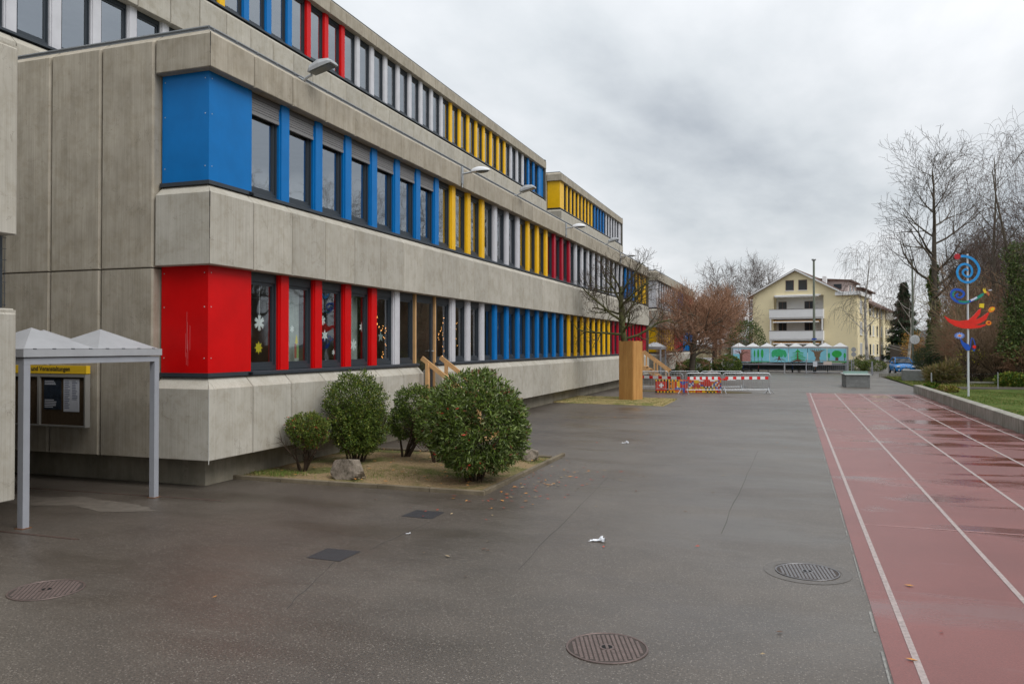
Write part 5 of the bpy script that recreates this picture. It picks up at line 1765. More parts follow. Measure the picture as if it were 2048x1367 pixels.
for y in range(-8, 50, 3):
    for x0 in (15.5, 18.5):
        x = x0 + rg.uniform(-.7, .7) + (1.5 if y > 40 else 0); s = rg.uniform(0.8, 1.2)
        plant_tree(m_sh[(y + int(x0)) % 3], (x, y + rg.uniform(-1, 1), 0.03), rg.uniform(0, 6), (s, s, s * 1.2), 'brown leafless bush along the far side of the lawn, across the track', 'brown bushes across the track', 'thicket_bush', 'bush')
# dead leaves hanging in the thicket: a bit of colour
for (x, y, z, r, lab, mats) in ((15.7, 119.8, 2.3, (1.7, 1.7, 2.2), 'small tree with yellow-orange autumn leaves behind the hedge', [mat('autumn_orange', (0.42, 0.20, 0.04), 0.7, rnd=0.3), mat('autumn_yellow', (0.45, 0.30, 0.06), 0.7, rnd=0.3)]),
                                (10.9, 58.5, 1.9, (1.0, .8, .5), 'bush with sparse yellow leaves behind the sculpture', [mat('leaf_lemon', (0.48, 0.42, 0.03), 0.7, rnd=0.2), M_L3])):
    T = empty('autumn_bush', (x, y, 0), 0, lab, 'bush')
    b = MB(); stems(b, 10, z * 1.3, 0.25, 0.03, 5, (0, 0), 12, 0.2); b.obj('stems', M_TWIG, T)
    leaf_cloud('foliage', [((0, 0, z), r)], 2600 if y > 100 else 260, 0.16 if y > 100 else 0.10, mats, [1, 1], 5, 0.6, 0.2, 0.25, 0.4, None, T)

# conifer
def conifer(loc, h, r, label, seed, n=15000):
    T = empty('conifer', loc, 0, label, 'tree')
    b = MB(); b.tube([(0, 0, 0), (0, 0, h)], [0.25, 0.03], 7); b.obj('trunk', M_BARK, T)
    rg = np.random.default_rng(seed)
    z = h * (0.08 + 0.92 * rg.random(n) ** 1.25)
    a = rg.uniform(0, 2 * np.pi, n)
    whorl = 0.72 + 0.28 * np.sin(z * 5.0 + np.sin(a * 5 + z) * 0.9)
    rr = (1 - z / h) ** 0.85 * r * whorl * (0.35 + 0.65 * rg.random(n) ** 0.5)
    p = np.stack([np.cos(a) * rr, np.sin(a) * rr, z - rr * 0.25], 1)
    out = np.stack([np.cos(a), np.sin(a), -0.45 + 0 * a], 1) + 0.35 * rg.normal(size=(n, 3))
    out /= np.linalg.norm(out, axis=1, keepdims=True)
    side = np.cross(out, [0, 0, 1.0]) + 0.3 * rg.normal(size=(n, 3)); side /= np.linalg.norm(side, axis=1, keepdims=True)
    L = 0.55 * rg.uniform(.5, 1.2, n)[:, None]
    v = np.stack([p, p + out * L * .5 + side * L * .16, p + out * L, p + out * L * .5 - side * L * .16], 1)
    me = bpy.data.meshes.new('needles')
    me.from_pydata(v.reshape(-1, 3).tolist(), [], (np.arange(n)[:, None] * 4 + [0, 1, 2, 3]).tolist())
    me.materials.append(mat('conifer_green', (0.028, 0.055, 0.026), 0.7, 0.2, rnd=0.4))
    o = put(me, 'needles', T); o['kind'] = 'stuff'


conifer((16.3, 135, 0), 12.2, 3.6, 'dark conifer to the right of the yellow house', 1)
conifer((18.2, 150, 0), 11.5, 3.4, 'second dark conifer just behind the first one', 2, 9000)


def clipped(loc, r, label, n, seed, ls=0.08, mats=None, wts=None, box=None, asp=0.55):
    T = empty('clipped_bush', loc, 0, label, 'bush')
    b = MB(); stems(b, 6, r[2] * 1.3, 0.3, 0.03, seed, (0, 0), 6, 0.1); b.obj('stems', MATS['shrub_wood'], T)
    blobs = box or [((0, 0, r[2] * 0.95), r)]
    leaf_cloud('foliage', blobs, n, ls, mats or [M_L1, M_L2, M_L3], wts or [35, 35, 10], seed, asp, 0.6 if asp > 0.3 else 0.1, 0.06, 0 if asp > 0.3 else -0.8, 0.05, T)
    return T


clipped((-5.35, 73.0, 0), (1.25, 1.2, 0.85), 'round clipped bush behind the barriers, right one of the pair', 10000, 81, 0.11)
clipped((-7.9, 72.0, 0), (1.3, 1.2, 0.72), 'wide low clipped bush behind the barriers, left of the round one', 10000, 82, 0.11)
clipped((-10.0, 70.5, 0), (0.9, 0.9, 0.65), 'dark little bush close to the stems of the twiggy tree', 6000, 83, 0.11, mats=[M_L1, M_L2], wts=[3, 1])
clipped((-4.3, 84.5, 0), (2.0, 2.0, 2.6), 'large dark evergreen bush left of the bicycle shelter', 9000, 84, 0.14, [M_L1, M_L2], [3, 1])
clipped((11.4, 78.5, 0), (1.2, 1.7, 1.25), 'dark green hedge block right of the blue car', 9000, 85, 0.10, [M_L1, mat('leaf_deep', (0.022, 0.045, 0.012), 0.5, rnd=0.4)], [1, 2],
        [((0, -0.6, 1.0), (1.25, 1.2, 1.1)), ((0.2, 0.9, 1.2), (1.2, 1.4, 1.2)), ((-0.3, 0.2, 1.5), (0.9, 1.2, 0.9))])
clipped((6.9, 86.5, 0), (2.2, 1.0, 0.62), 'bright green low hedge in front of the yellow house', 6000, 86, 0.12, [M_L2, M_L4, M_LYL], [3, 3, 1], [((-0.8, 0, 0.5), (1.3, .8, .6)), ((0.7, 0, 0.5), (1.3, .8, .6))])
clipped((7.6, 95, 0), (1.1, 1.0, 0.8), 'small dark bush at the foot of the house corner', 2500, 87, 0.12, [M_L1, M_LB], [3, 1])
clipped((12.5, 55.2, 0.03), (0.9, 0.7, 0.42), 'yellow-green grass tuft at the right end of the garden path', 3500, 88, 0.16, [M_LYL, M_G1, M_L4], [2, 3, 1])
clipped((7.35, 49.6, 0.03), (0.35, 0.4, 0.2), 'green tuft just behind the end of the retaining wall', 900, 89, 0.14, [M_G1, M_LYL], [3, 1])
clipped((7.9, 48.0, 0.03), (0.5, 0.9, 0.16), 'yellowish weed clump beside the wall, left of the sculpture foot', 1200, 90, 0.12, [M_LYL, M_G2, M_LB], [3, 2, 1])
M_STRAW = mat('dry_straw', (0.30, 0.22, 0.10), 0.8, 0.2, rnd=0.3)
clipped((9.3, 58.3, 0.03), (1.0, 0.9, 0.7), 'pale dry grassy bush between the hedge and the sculpture', 5000, 91, 0.5, [M_STRAW, M_TWIGO, M_L3], [4, 3, 2], None, 0.06)


# ------------------------------------------------------------------ barriers and the brick sculpture
def barrier_protos():
    L = 2.3
    T = {}
    f = MB()
    h = 1.08; zb = 0.22; r = 0.02; c = 0.14
    path = [(0, 0, zb)] + [(0, 0, h - c)] + [(c - c * math.cos(a), 0, h - c + c * math.sin(a)) for a in (R(30), R(60))] + [(c, 0, h), (L - c, 0, h)] + \
           [(L - c + c * math.sin(a), 0, h - c + c * math.cos(a)) for a in (R(30), R(60))] + [(L, 0, h - c), (L, 0, zb), (0, 0, zb)]
    f.tube(path, r, 6)
    g = MB()
    n = 19
    for i in range(1, n):
        x = L * i / n
        g.tube([(x, 0, zb), (x, 0, h)], 0.0075, 4)
    ft = MB()
    for s in (-1, 1):
        ft.tube([(0, 0, 0.30), (0, s * 0.06, 0.2), (0, s * 0.30, 0.01)], 0.016, 5)
    bd = MB(); bd.box(0.10, L - 0.10, -0.032, -0.022, 0.75, 0.90)
    st = MB()
    k = 6
    for i in range(k):
        x = 0.10 + (L - 0.2) * (i / (k - 1)) * 0.93
        st.box(x, x + 0.16, -0.0345, -0.0325, 0.752, 0.898)
    st = MB(); st.box(0, 0.16, -0.0345, -0.0325, 0.752, 0.898)
    return (f.mesh('frame', M_ZINC), g.mesh('bars', M_ZINC), ft.mesh('foot', M_ZINC), bd.mesh('warning_board', mat('board_white', (0.75, 0.75, 0.75), 0.5, 0.4)), st.mesh('red_stripe', mat('stripe_red', (0.65, 0.01, 0.01), 0.5, 0.4)), L)


bf, bbars, bft, bbd, bst, BL = barrier_protos()


def barrier(a, b_, label, board):
    d = Vector((b_[0] - a[0], b_[1] - a[1])); L = d.length
    T = empty('crowd_barrier', (a[0], a[1], 0), math.atan2(d.y, d.x), label, 'barrier', 'galvanised crowd barriers round the dug-up spot')
    T.scale = (L / BL, 1, 1)
    put(bf, 'frame', T); g = put(bbars, 'bars', T); g['kind'] = 'stuff'
    put(bft, 'foot', T, (0.08, 0, 0)); put(bft, 'foot', T, (BL - 0.08, 0, 0))
    if board:
        p = put(bbd, 'warning_board', T)
        for i in range(6): put(bst, 'red_stripe', p, (0.10 + (BL - 0.2) * (i / 5) * 0.93, 0, 0))
    return T


barrier((-8.3, 43.3), (-5.3, 42.05), 'steel barrier with red-white board, left one of the front row beside the tree box', True)
barrier((-5.15, 42.0), (-3.42, 42.75), 'steel barrier with red-white board, middle one of the front row', True)
barrier((-3.35, 42.8), (-1.05, 43.75), 'steel barrier with red-white board, right one of the front row', True)
barrier((-1.05, 43.9), (-2.5, 46.15), 'plain steel barrier closing the right end of the enclosure', False)
barrier((-4.75, 45.5), (-2.55, 46.2), 'plain steel barrier of the back row, right one', False)
barrier((-6.4, 45.1), (-4.85, 45.5), 'plain steel barrier of the back row, middle one', False)
barrier((-8.1, 44.7), (-6.5, 45.05), 'plain steel barrier of the back row, left one', False)

# the colourful toy-brick walls behind the barriers
BRK = {c: mat('brick_' + c, col, 0.4, 0.5) for c, col in dict(R=(0.55, 0.04, 0.02), O=(0.62, 0.20, 0.02), Y=(0.75, 0.45, 0.01), B=(0.02, 0.10, 0.42), W=(0.7, 0.7, 0.7), K=(0.02, 0.02, 0.02)).items()}
rowsA = [
    "YKYKYKYKYKYKYKOOORRR",
    "RRRRRRRKOOOORYYBBBBB",
    "RRRWRRRKOKOORYYRBBRR",
    "RRWWWRRKOOOORYYRRRRR",
    "RRRWRRRKOOOORWYRRRRR",
    "RRRRRRRKOKOOBBBBBBRR",
    "RRRRRRRKOOOORRRRRBRR",
    "KYKYKYKYKYKYOOOOOBRR",
]
rowsB = [
    "RORYYYWWWRRRRWWWYOBY",
    "RRBYYYORRRRRRRROBWRO",
    "WBWRORWRRRRRRRYBWROB",
    "BWBRRRRBBRRRRRWBYRWR",
    "WYRRORRYYKWKWKWYBWRB",
    "YYOOYOYOYYKYKYKYRBRB",
    "YROYRRRRYYKYKYKYRRBR",
    "OYOYROORYYOKYKYKYRRO",
]
def brick_wall(rows, loc, rz, label):
    T = empty('toy_brick_wall', loc, rz, label, 'brick sculpture')
    s = 0.085; cx = {}
    nr = len(rows); th = 0.22
    for i, row in enumerate(rows):
        j = 0
        while j < len(row):
            k = j
            while k < len(row) and row[k] == row[j] and k - j < 4: k += 1
            key = (k - j, row[j])
            if key not in cx:
                b = MB(); g = 0.004
                b.box(g, (k - j) * s - g, 0, th, g, s - 0.002)
                for q in range(k - j):
                    b.tube([((q + 0.5) * s, 0.06, s - 0.003), ((q + 0.5) * s, 0.06, s + 0.012)], [0.022] * 2, 6)
                cx[key] = b.mesh('brick', BRK[row[j]])
            put(cx[key], 'brick', T, (j * s, 0, (nr - 1 - i) * s))
            j = k
    return T
brick_wall(rowsA, (-6.85, 42.95, 0.0), R(14), 'colourful toy-brick wall, left piece with the white flower pattern')
brick_wall(rowsB, (-5.15, 43.40, 0.0), R(14), 'colourful toy-brick wall, right piece with chequered bits')
b = MB()
b.box(0, 2.3, 0, 0.03, 0, 0.11)
pl = b.obj('warning_plank', MATS['board_white'], None, (-5.0, 43.15, 0.68), R(10))
tag(pl, 'white plank with red blocks lying across the toy-brick wall', 'plank')
b = MB(); b.box(0.5, 0.95, -0.003, -0.001, 0.002, 0.108); b.box(1.4, 1.85, -0.003, -0.001, 0.002, 0.108); b.obj('red_block', MATS['stripe_red'], pl)
b = MB(); rgk = random.Random(3)
pl_ = []
for i in range(18):
    a = 2 * math.pi * i / 18
    pl_.append((-5.0 + 3.4 * math.cos(a) * rgk.uniform(.85, 1.05), 44.3 + 1.1 * math.sin(a) * rgk.uniform(.85, 1.05), 0.004))
b.add(pl_, [tuple(range(18))])
tag(b.obj('dug_earth', M_EARTH), kind='structure')

# ------------------------------------------------------------------ table-tennis blocks
def plank_box(loc, rz, w, d, h, label, top, n=3):
    T = empty('stone_table', loc, rz, label, 'table')
    s = h / n
    for i in range(n):
        for side in range(4):
            b = MB()
            if side == 0: b.box(0, w, 0, 0.06, i * s + 0.008, (i + 1) * s)
            elif side == 1: b.box(w - 0.06, w, 0.062, d - 0.062, i * s + 0.008, (i + 1) * s)
            elif side == 2: b.box(0, w, d - 0.06, d, i * s + 0.008, (i + 1) * s)
            else: b.box(0, 0.06, 0.062, d - 0.062, i * s + 0.008, (i + 1) * s)
            b.obj('plank', mat('grey_plank', (0.20, 0.205, 0.20), 0.8, 0.3, noise=0.2, nscale=5), T)
    if top:
        b = MB(); b.box(-0.08, w + 0.08, -0.08, d + 0.05, h + 0.001, h + 0.05); b.obj('table_top', mat('pale_top', (0.42, 0.46, 0.44), 0.35, 0.5), T)
        b = MB(); b.box(-0.05, w + 0.05, d * 0.5, d * 0.5 + 0.02, h + 0.05, h + 0.2); b.obj('net_plate', mat('net_green', (0.25, 0.36, 0.32), 0.3, 0.5), T)
    else:
        b = MB(); b.box(0.02, w - 0.02, 0.02, d - 0.02, h - 0.03, h + 0.006); b.obj('table_top', mat('slab_grey', (0.24, 0.24, 0.235), 0.7, 0.3), T)
    return T


plank_box((3.13, 52.1, 0), R(3), 1.32, 2.4, 0.74, 'grey planked table-tennis table with a pale top, beyond the track end', True)
plank_box((7.35, 61.4, 0.06), R(-4), 1.35, 2.6, 0.72, 'grey planked block standing on the grass in front of the blue car', False)

# ------------------------------------------------------------------ sculpture on the pole
sp = empty('pole_sculpture', (8.06, 43.66, 0.03), R(14), 'white pole carrying a blue spiral, a red crescent and painted flowers', 'sculpture')
K = 0.00408
def cp(x, y): return ((x - 374) * K, 6.86 - (y - 100) * K)
b = MB(); b.tube([(0, 0, 0), (0, 0, 6.90)], [0.05, 0.04], 12); b.obj('pole', mat('pole_white', (0.60, 0.63, 0.66), 0.4, 0.5), sp)
M_SB = mat('spiral_blue', (0.01, 0.25, 0.62), 0.45, noise=0.25, nscale=6); M_SR = mat('crescent_red', (0.70, 0.02, 0.01), 0.45, noise=0.15, nscale=6)
M_SG = mat('spiral_green', (0.01, 0.22, 0.16), 0.45, noise=0.25, nscale=6); M_SO = mat('tip_orange', (0.80, 0.22, 0.01), 0.45); M_SD = mat('flower_red', (0.42, 0.01, 0.02), 0.5)
M_SY = mat('tip_yellow', (0.75, 0.55, 0.02), 0.45); M_SBL = mat('royal_blue', (0.01, 0.08, 0.45), 0.45, noise=0.2, nscale=6); M_SP = mat('petal_blue', (0.12, 0.22, 0.62), 0.5); M_SL = mat('petal_white', (0.6, 0.62, 0.75), 0.5)


def smooth(pts, k=4):
    out = []
    for i in range(len(pts) - 1):
        p0 = pts[max(i - 1, 0)]; p1 = pts[i]; p2 = pts[i + 1]; p3 = pts[min(i + 2, len(pts) - 1)]
        for j in range(k):
            t = j / k
            out.append(tuple(0.5 * ((2 * p1[c]) + (-p0[c] + p2[c]) * t + (2 * p0[c] - 5 * p1[c] + 4 * p2[c] - p3[c]) * t * t + (-p0[c] + 3 * p1[c] - 3 * p2[c] + p3[c]) * t ** 3) for c in (0, 1)))
    out.append(pts[-1])
    return out


def ribbon(pts, w0, w1, y, th=0.03, w00=None):
    P = smooth([cp(*p) for p in pts]); n = len(P)
    b = MB()
    for i, p in enumerate(P):
        q0 = P[max(i - 1, 0)]; q1 = P[min(i + 1, n - 1)]
        dx, dz = q1[0] - q0[0], q1[1] - q0[1]; L = math.hypot(dx, dz) or 1
        t = i / (n - 1)
        w = (w0 * (1 - t) + w1 * t) / 2 * K
        if w00: w *= min(1, 0.25 + t * 4)
        nx_, nz_ = -dz / L * w, dx / L * w
        b.v += [(p[0] + nx_, y, p[1] + nz_), (p[0] - nx_, y, p[1] - nz_), (p[0] - nx_, y + th, p[1] - nz_), (p[0] + nx_, y + th, p[1] + nz_)]
    for i in range(n - 1):
        for j in range(4):
            b.f.append((i * 4 + j, i * 4 + (j + 1) % 4, (i + 1) * 4 + (j + 1) % 4, (i + 1) * 4 + j)); b.m.append(0)
    b.f.append((0, 1, 2, 3)); b.m.append(0); b.f.append(tuple((n - 1) * 4 + j for j in range(4))); b.m.append(0)
    return b


o = ribbon([(295, 118), (350, 122), (420, 150), (475, 210), (498, 280), (480, 350), (430, 408), (360, 428), (290, 400), (255, 340), (255, 280), (290, 225), (345, 212), (400, 240), (418, 300), (400, 350), (365, 362), (322, 335), (315, 300), (345, 272), (372, 290)], 30, 22, -0.075).obj('blue_spiral', M_SB, sp, fix=True)
def petals(cx, cy, r, n, m, y, k=0.5, ry=1.0):
    c = cp(cx, cy); b = MB()
    pl = [(c[0] + math.sin(math.pi * i / n) * r * K * (1 if i % 2 == 0 else k), c[1] + math.cos(math.pi * i / n) * r * K * ry * (1 if i % 2 == 0 else k)) for i in range(2 * n)]
    b.prism(pl, 'y', y, y + 0.02)
    return b
petals(250, 122, 42, 10, M_SD, -0.09, 0.7).obj('red_flower', M_SD, sp, fix=True)
o2 = ribbon([(552, 560), (470, 612), (400, 648), (320, 668), (240, 650), (190, 600), (185, 550), (215, 515), (270, 515), (318, 545), (320, 580), (290, 606), (255, 605), (240, 580), (262, 560)], 36, 20, -0.075, w00=True).obj('green_blue_spiral', M_SBL, sp, fix=True)
ribbon([(548, 562), (490, 602), (440, 632)], 34, 34, -0.079, 0.003, True).obj('green_band', M_SG, o2, fix=True)
ribbon([(385, 655), (320, 660), (262, 648)], 24, 24, -0.079, 0.003).obj('green_band', M_SG, o2, fix=True)
ribbon([(205, 600), (200, 560), (225, 530)], 18, 18, -0.079, 0.003).obj('green_band', M_SG, o2, fix=True)
ribbon([(470, 605), (430, 628), (400, 640)], 22, 22, -0.0795, 0.003).obj('lilac_band', M_SL, o2, fix=True)
b = MB(); b.prism([cp(*p) for p in ((553, 560), (535, 520), (540, 495), (556, 525), (560, 490), (570, 535), (580, 540), (575, 552))], 'y', -0.09, -0.07); b.obj('bird_crest', M_SY, sp, fix=True)
b = MB(); b.prism([cp(*p) for p in ((562, 548), (580, 530), (600, 545), (612, 570), (600, 595), (588, 575))], 'y', -0.088, -0.068); b.obj('bird_head', mat('bird_brown', (0.50, 0.14, 0.05), 0.5), sp, fix=True)
b = MB(); b.prism([cp(*p) for p in ((598, 520), (635, 515), (637, 523), (600, 530))], 'y', -0.088, -0.075); b.obj('bird_beak', M_SL, sp, fix=True)
cres = [(95, 820), (170, 865), (270, 885), (375, 870), (430, 820), (480, 760), (512, 735), (508, 790), (460, 860), (448, 874), (520, 840), (590, 785), (607, 790), (570, 870), (510, 910), (450, 930), (500, 935), (565, 922), (570, 935), (500, 965), (400, 975), (300, 970), (210, 940), (140, 890)]
import bmesh
def tri_prism(poly, y0, y1, name, m, parent):
    from mathutils.geometry import tessellate_polygon
    n = len(poly)
    tris = tessellate_polygon([[Vector((p[0], p[1], 0)) for p in poly]])
    b = MB()
    vs = [(p[0], y0, p[1]) for p in poly] + [(p[0], y1, p[1]) for p in poly]
    fs = [tuple(t) for t in tris] + [tuple(i + n for i in reversed(t)) for t in tris] + [(i, i + n, (i + 1) % n + n, (i + 1) % n) for i in range(n)]
    b.add(vs, fs)
    return b.obj(name, m, parent, fix=True)
tri_prism([cp(*p) for p in cres], -0.085, -0.05, 'red_crescent', M_SR, sp)
def disc(cx, cy, rx, ry, m, name, y=-0.09, rot=0):
    c = cp(cx, cy); b = MB(); n = 16
    b.prism([(c[0] + K * (rx * math.cos(2 * math.pi * i / n) * math.cos(rot) - ry * math.sin(2 * math.pi * i / n) * math.sin(rot)), c[1] + K * (rx * math.cos(2 * math.pi * i / n) * math.sin(rot) + ry * math.sin(2 * math.pi * i / n) * math.cos(rot))) for i in range(n)], 'y', y, y + 0.03)
    return b.obj(name, m, sp, fix=True)
b = MB(); b.prism([cp(*p) for p in ((497, 680), (548, 678), (545, 732), (492, 726))], 'y', -0.1, -0.06); b.obj('yellow_tip', M_SY, sp, fix=True)
disc(633, 750, 42, 29, M_SO, 'orange_tip', rot=R(35)); disc(640, 745, 24, 14, M_SY, 'orange_tip_spot', -0.094, R(35))
disc(597, 908, 32, 27, M_SO, 'orange_tip'); disc(600, 905, 14, 12, M_SD, 'tip_eye', -0.094)
ribbon([(85, 822), (100, 812), (118, 800)], 14, 5, -0.09).obj('tail_leaf', mat('leaf_dull', (0.1, 0.1, 0.02), 0.6), sp, fix=True)
b = tri_prism([cp(*p) for p in ((275, 1095), (285, 1090), (315, 1135), (372, 1160), (390, 1210), (385, 1228), (345, 1232), (310, 1190), (288, 1145))], -0.09, -0.06, 'blue_horn', M_SBL, sp)
petals(268, 1057, 66, 13, M_SP, -0.10, 0.72, 0.64).obj('daisy', M_SP, sp, fix=True)
petals(268, 1057, 52, 13, M_SL, -0.104, 0.35, 0.6).obj('daisy_rays', M_SL, sp, fix=True)
disc(268, 1057, 17, 13, M_SO, 'daisy_eye', -0.107)
ribbon([(392, 1200), (400, 1120), (412, 1085), (435, 1120), (446, 1180), (436, 1235), (422, 1225), (414, 1190)], 9, 7, -0.08).obj('blue_loop', M_SBL, sp, fix=True)
disc(434, 1190, 20, 20, M_SR, 'red_ball', -0.1)

# ------------------------------------------------------------------ posts, signs
def post(x, y, h, r, label, name='lamp_post', m=None, head=True):
    T = empty(name, (x, y, 0), 0, label, 'post')
    b = MB(); b.tube([(0, 0, 0), (0, 0, h)], [r, r * 0.75], 10); b.obj('pole', m or mat('pole_green', (0.17, 0.19, 0.15), 0.6, 0.4, noise=0.2, nscale=3), T)
    if head:
        b = MB(); b.tube([(0, 0, h - 0.02), (0, 0, h + 0.10), (0, 0, h + 0.16)], [0.14, 0.22, 0.18], 12); b.obj('lamp_head', M_LAMPG, T)
    return T


P1 = post(2.05, 80.3, 10.5, 0.13, 'tall greenish lamp post in front of the yellow house')
b = MB(); b.box(-0.22, 0.22, -0.16, -0.14, 3.05, 3.20); b.obj('sign_plate', mat('sign_blue', (0.01, 0.05, 0.3), 0.5), P1)
P2 = post(11.3, 87.2, 10.9, 0.11, 'slim lamp post rising from the hedge near the ivy tree')
sg = empty('round_sign', (11.45, 86.9, 3.1), R(12), 'round white sign with a dark emblem on the post above the hedge', 'sign')
b = MB(); n = 24; b.prism([(0.45 * math.cos(2 * math.pi * i / n), 0.45 * math.sin(2 * math.pi * i / n)) for i in range(n)], 'y', -0.02, 0.0); b.obj('disc', M_SNOW, sg, fix=True)
b = MB()
for a in (20, 75, 130, 200, 250, 310):
    b.beam((0.08 * math.cos(R(a)), -0.024, 0.08 * math.sin(R(a))), (0.36 * math.cos(R(a + 12)), -0.024, 0.36 * math.sin(R(a + 12))), 0.05, 0.006)
b.obj('emblem', mat('emblem_grey', (0.18, 0.2, 0.2), 0.6), sg)
post(7.6, 51.3, 0.95, 0.045, 'short grey steel post behind the end of the retaining wall', 'steel_post', M_ZINC, False)
post(6.6, 75.5, 1.15, 0.09, 'short grey bollard left of the blue car', 'steel_post', M_GREYP, False)
ps = post(5.35, 78.6, 2.4, 0.03, 'thin post with two round grey signs at the right end of the bicycle shelter', 'sign_post', M_ZINC, False)
for z in (2.15, 1.72):
    b = MB(); n = 18; b.prism([(0.21 * math.cos(2 * math.pi * i / n) + 0.0, z + 0.21 * math.sin(2 * math.pi * i / n)) for i in range(n)], 'y', -0.05, -0.035); b.obj('sign_disc', M_LAMPG, ps, fix=True)
ps = post(-5.75, 77.2, 1.7, 0.025, 'small post with a blue and white sign left of the bicycle shelter', 'sign_post', M_ZINC, False)
b = MB(); b.box(-0.1, 0.1, -0.05, -0.035, 1.3, 1.75); b.obj('sign_plate', M_LAMPW, ps)
b = MB(); b.box(-0.06, 0.06, -0.055, -0.0505, 1.35, 1.6); b.obj('sign_print', MATS['sign_blue'], ps)
b = MB(); b.box(-0.13, 0.13, -0.06, -0.03, 1.08, 1.2); b.obj('sign_plate', M_YEL, ps)
# hollow slab / concrete bench near the path
b = MB(); b.box(-1.0, 1.0, -0.2, 0.2, 0.12, 0.2); b.box(-0.9, -0.7, -0.15, 0.15, 0, 0.12); b.box(0.7, 0.9, -0.15, 0.15, 0, 0.12)
tag(b.obj('stone_bench', M_WALLC, None, (11.6, 57.3, 0.03), R(-5)), 'low concrete bench slab by the garden path behind the sculpture', 'bench')
for i, (x, y) in enumerate(((9.9, 52.2), (13.2, 51.6))):
    pass
fn = empty('wire_fence', (7.6, 51.3, 0), R(-2), 'low wire fence running from the steel post to the thicket', 'fence')
for i in range(2):
    b = MB(); b.tube([(0.05, 0, 0.45 + 0.4 * i), (3.4, 0.5, 0.5 + 0.4 * i)], 0.003, 4); b.obj('wire', M_FRAME, fn)
b = MB(); b.tube([(3.4, 0.5, 0), (3.4, 0.5, 1.0)], 0.03, 8); b.obj('fence_post', M_ZINC, fn)

# ------------------------------------------------------------------ bicycle shelter with painted panels
bs = empty('bicycle_shelter', (-5.35, 78.3, 0), 0, 'long grey bicycle shelter with eight pyramid roofs and painted tree panels', 'shelter')
SW = 10.25; SD = 2.6
for x in (0.06, SW * 0.5 - 0.35, SW - 0.06):
    for y in (0.06, SD - 0.06):
        b = MB(); b.box(x - 0.06, x + 0.06, y - 0.06, y + 0.06, 0, 2.26); b.obj('post', M_GREYL, bs)
b = MB()
b.box(0, SW, -0.02, 0.10, 2.262, 2.40); b.box(0, SW, SD - 0.1, SD, 2.262, 2.40); b.box(0, 0.1, 0.1, SD - 0.1, 2.262, 2.4); b.box(SW - 0.1, SW, 0.1, SD - 0.1, 2.262, 2.4)
b.obj('roof_beam', M_GREYL, bs)
pyramid_roof(bs, 8, 2, SW / 8, SD / 2, 2.41, 0.36, 0, 0, mat('roof_sheet_pale', (0.50, 0.50, 0.50), 0.5, 0.4, noise=0.1, nscale=2))
b = MB(); b.box(0.13, SW - 0.13, 0.05, 0.09, 0.72, 0.84); b.box(0.13, SW - 0.13, 1.2, 1.26, 0.25, 0.30); b.obj('rack_rail', M_GREYP, bs)
b = MB(); b.box(0.1, SW - 0.1, SD - 0.05, SD - 0.03, 0.15, 0.75); b.obj('back_board', mat('dark_back', (0.08, 0.085, 0.085), 0.7), bs)
M_SKYP = mat('mural_sky', (0.22, 0.56, 0.68), 0.5, noise=0.12, nscale=2.5)
M_MG = mat('mural_green', (0.02, 0.38, 0.06), 0.5, noise=0.3, nscale=6); M_MG2 = mat('mural_teal', (0.03, 0.40, 0.16), 0.5, noise=0.3, nscale=8)
M_MB = mat('mural_brown', (0.12, 0.055, 0.035), 0.5, noise=0.2, nscale=6); M_MP = mat('mural_pink', (0.42, 0.20, 0.18), 0.5, noise=0.4, nscale=8)
PW = (SW - 0.3) / 6
def mural(i, label):
    x0 = 0.15 + i * PW
    T = empty('painted_panel', (-5.35 + x0, 78.3, 0.98), 0, label, 'painted panel')
    b = MB(); b.box(0.02, PW - 0.02, -0.055, -0.03, 0, 1.26); b.obj('panel', M_SKYP, T)
    return T
def paint(T, polys, m, y=-0.0585, name='painted_shape'):
    for i_, p in enumerate(polys):
        tri_prism([(0.02 + (PW - 0.04) * q[0], 0.01 + 1.24 * q[1]) for q in p], y - 0.0001 * i_, -0.0555 + 0.00002 * i_, name, m, T)
def blob(cx, cy, rx, ry, n=18, j=0.06, seed=1):
    rg = random.Random(seed)
    return [(cx + rx * math.cos(2 * math.pi * i / n) * (1 + rg.uniform(-j, j)), cy + ry * math.sin(2 * math.pi * i / n) * (1 + rg.uniform(-j, j))) for i in range(n)]
def limb(x0, y0, x1, y1, w0, w1, bend=0.0):
    mx, my = (x0 + x1) / 2 + bend * (y1 - y0), (y0 + y1) / 2 - bend * (x1 - x0)
    dx, dy = x1 - x0, y1 - y0; L = math.hypot(dx, dy); nx_, ny_ = -dy / L, dx / L
    wm = (w0 + w1) / 2
    return [(x0 + nx_ * w0, y0 + ny_ * w0), (x0 - nx_ * w0, y0 - ny_ * w0), (mx - nx_ * wm, my - ny_ * wm), (x1 - nx_ * w1, y1 - ny_ * w1), (x1 + nx_ * w1, y1 + ny_ * w1), (mx + nx_ * wm, my + ny_ * wm)]
T = mural(0, 'painted panel with a bare brown tree and pink ground, leftmost on the shelter')
paint(T, [[(0.45, 0.02), (0.98, 0.02), (0.98, 0.95), (0.45, 0.95)]], M_MP, -0.0570, 'pink_ground')
paint(T, [[(0.02, 0.6), (0.44, 0.6), (0.44, 0.96), (0.02, 0.96)]], M_SL, -0.0570, 'white_patch')
paint(T, [limb(.45, .02, .45, .62, .08, .07), limb(.45, .55, .12, .85, .05, .015, .1), limb(.45, .5, .85, .8, .05, .015, -.1), limb(.46, .6, .6, .95, .035, .01), limb(.42, .6, .3, .93, .03, .01), limb(.25, .72, .1, .68, .02, .01), limb(.7, .7, .9, .66, .02, .01)], M_MB)
T = mural(1, 'painted panel with three slim green poplars on the shelter')
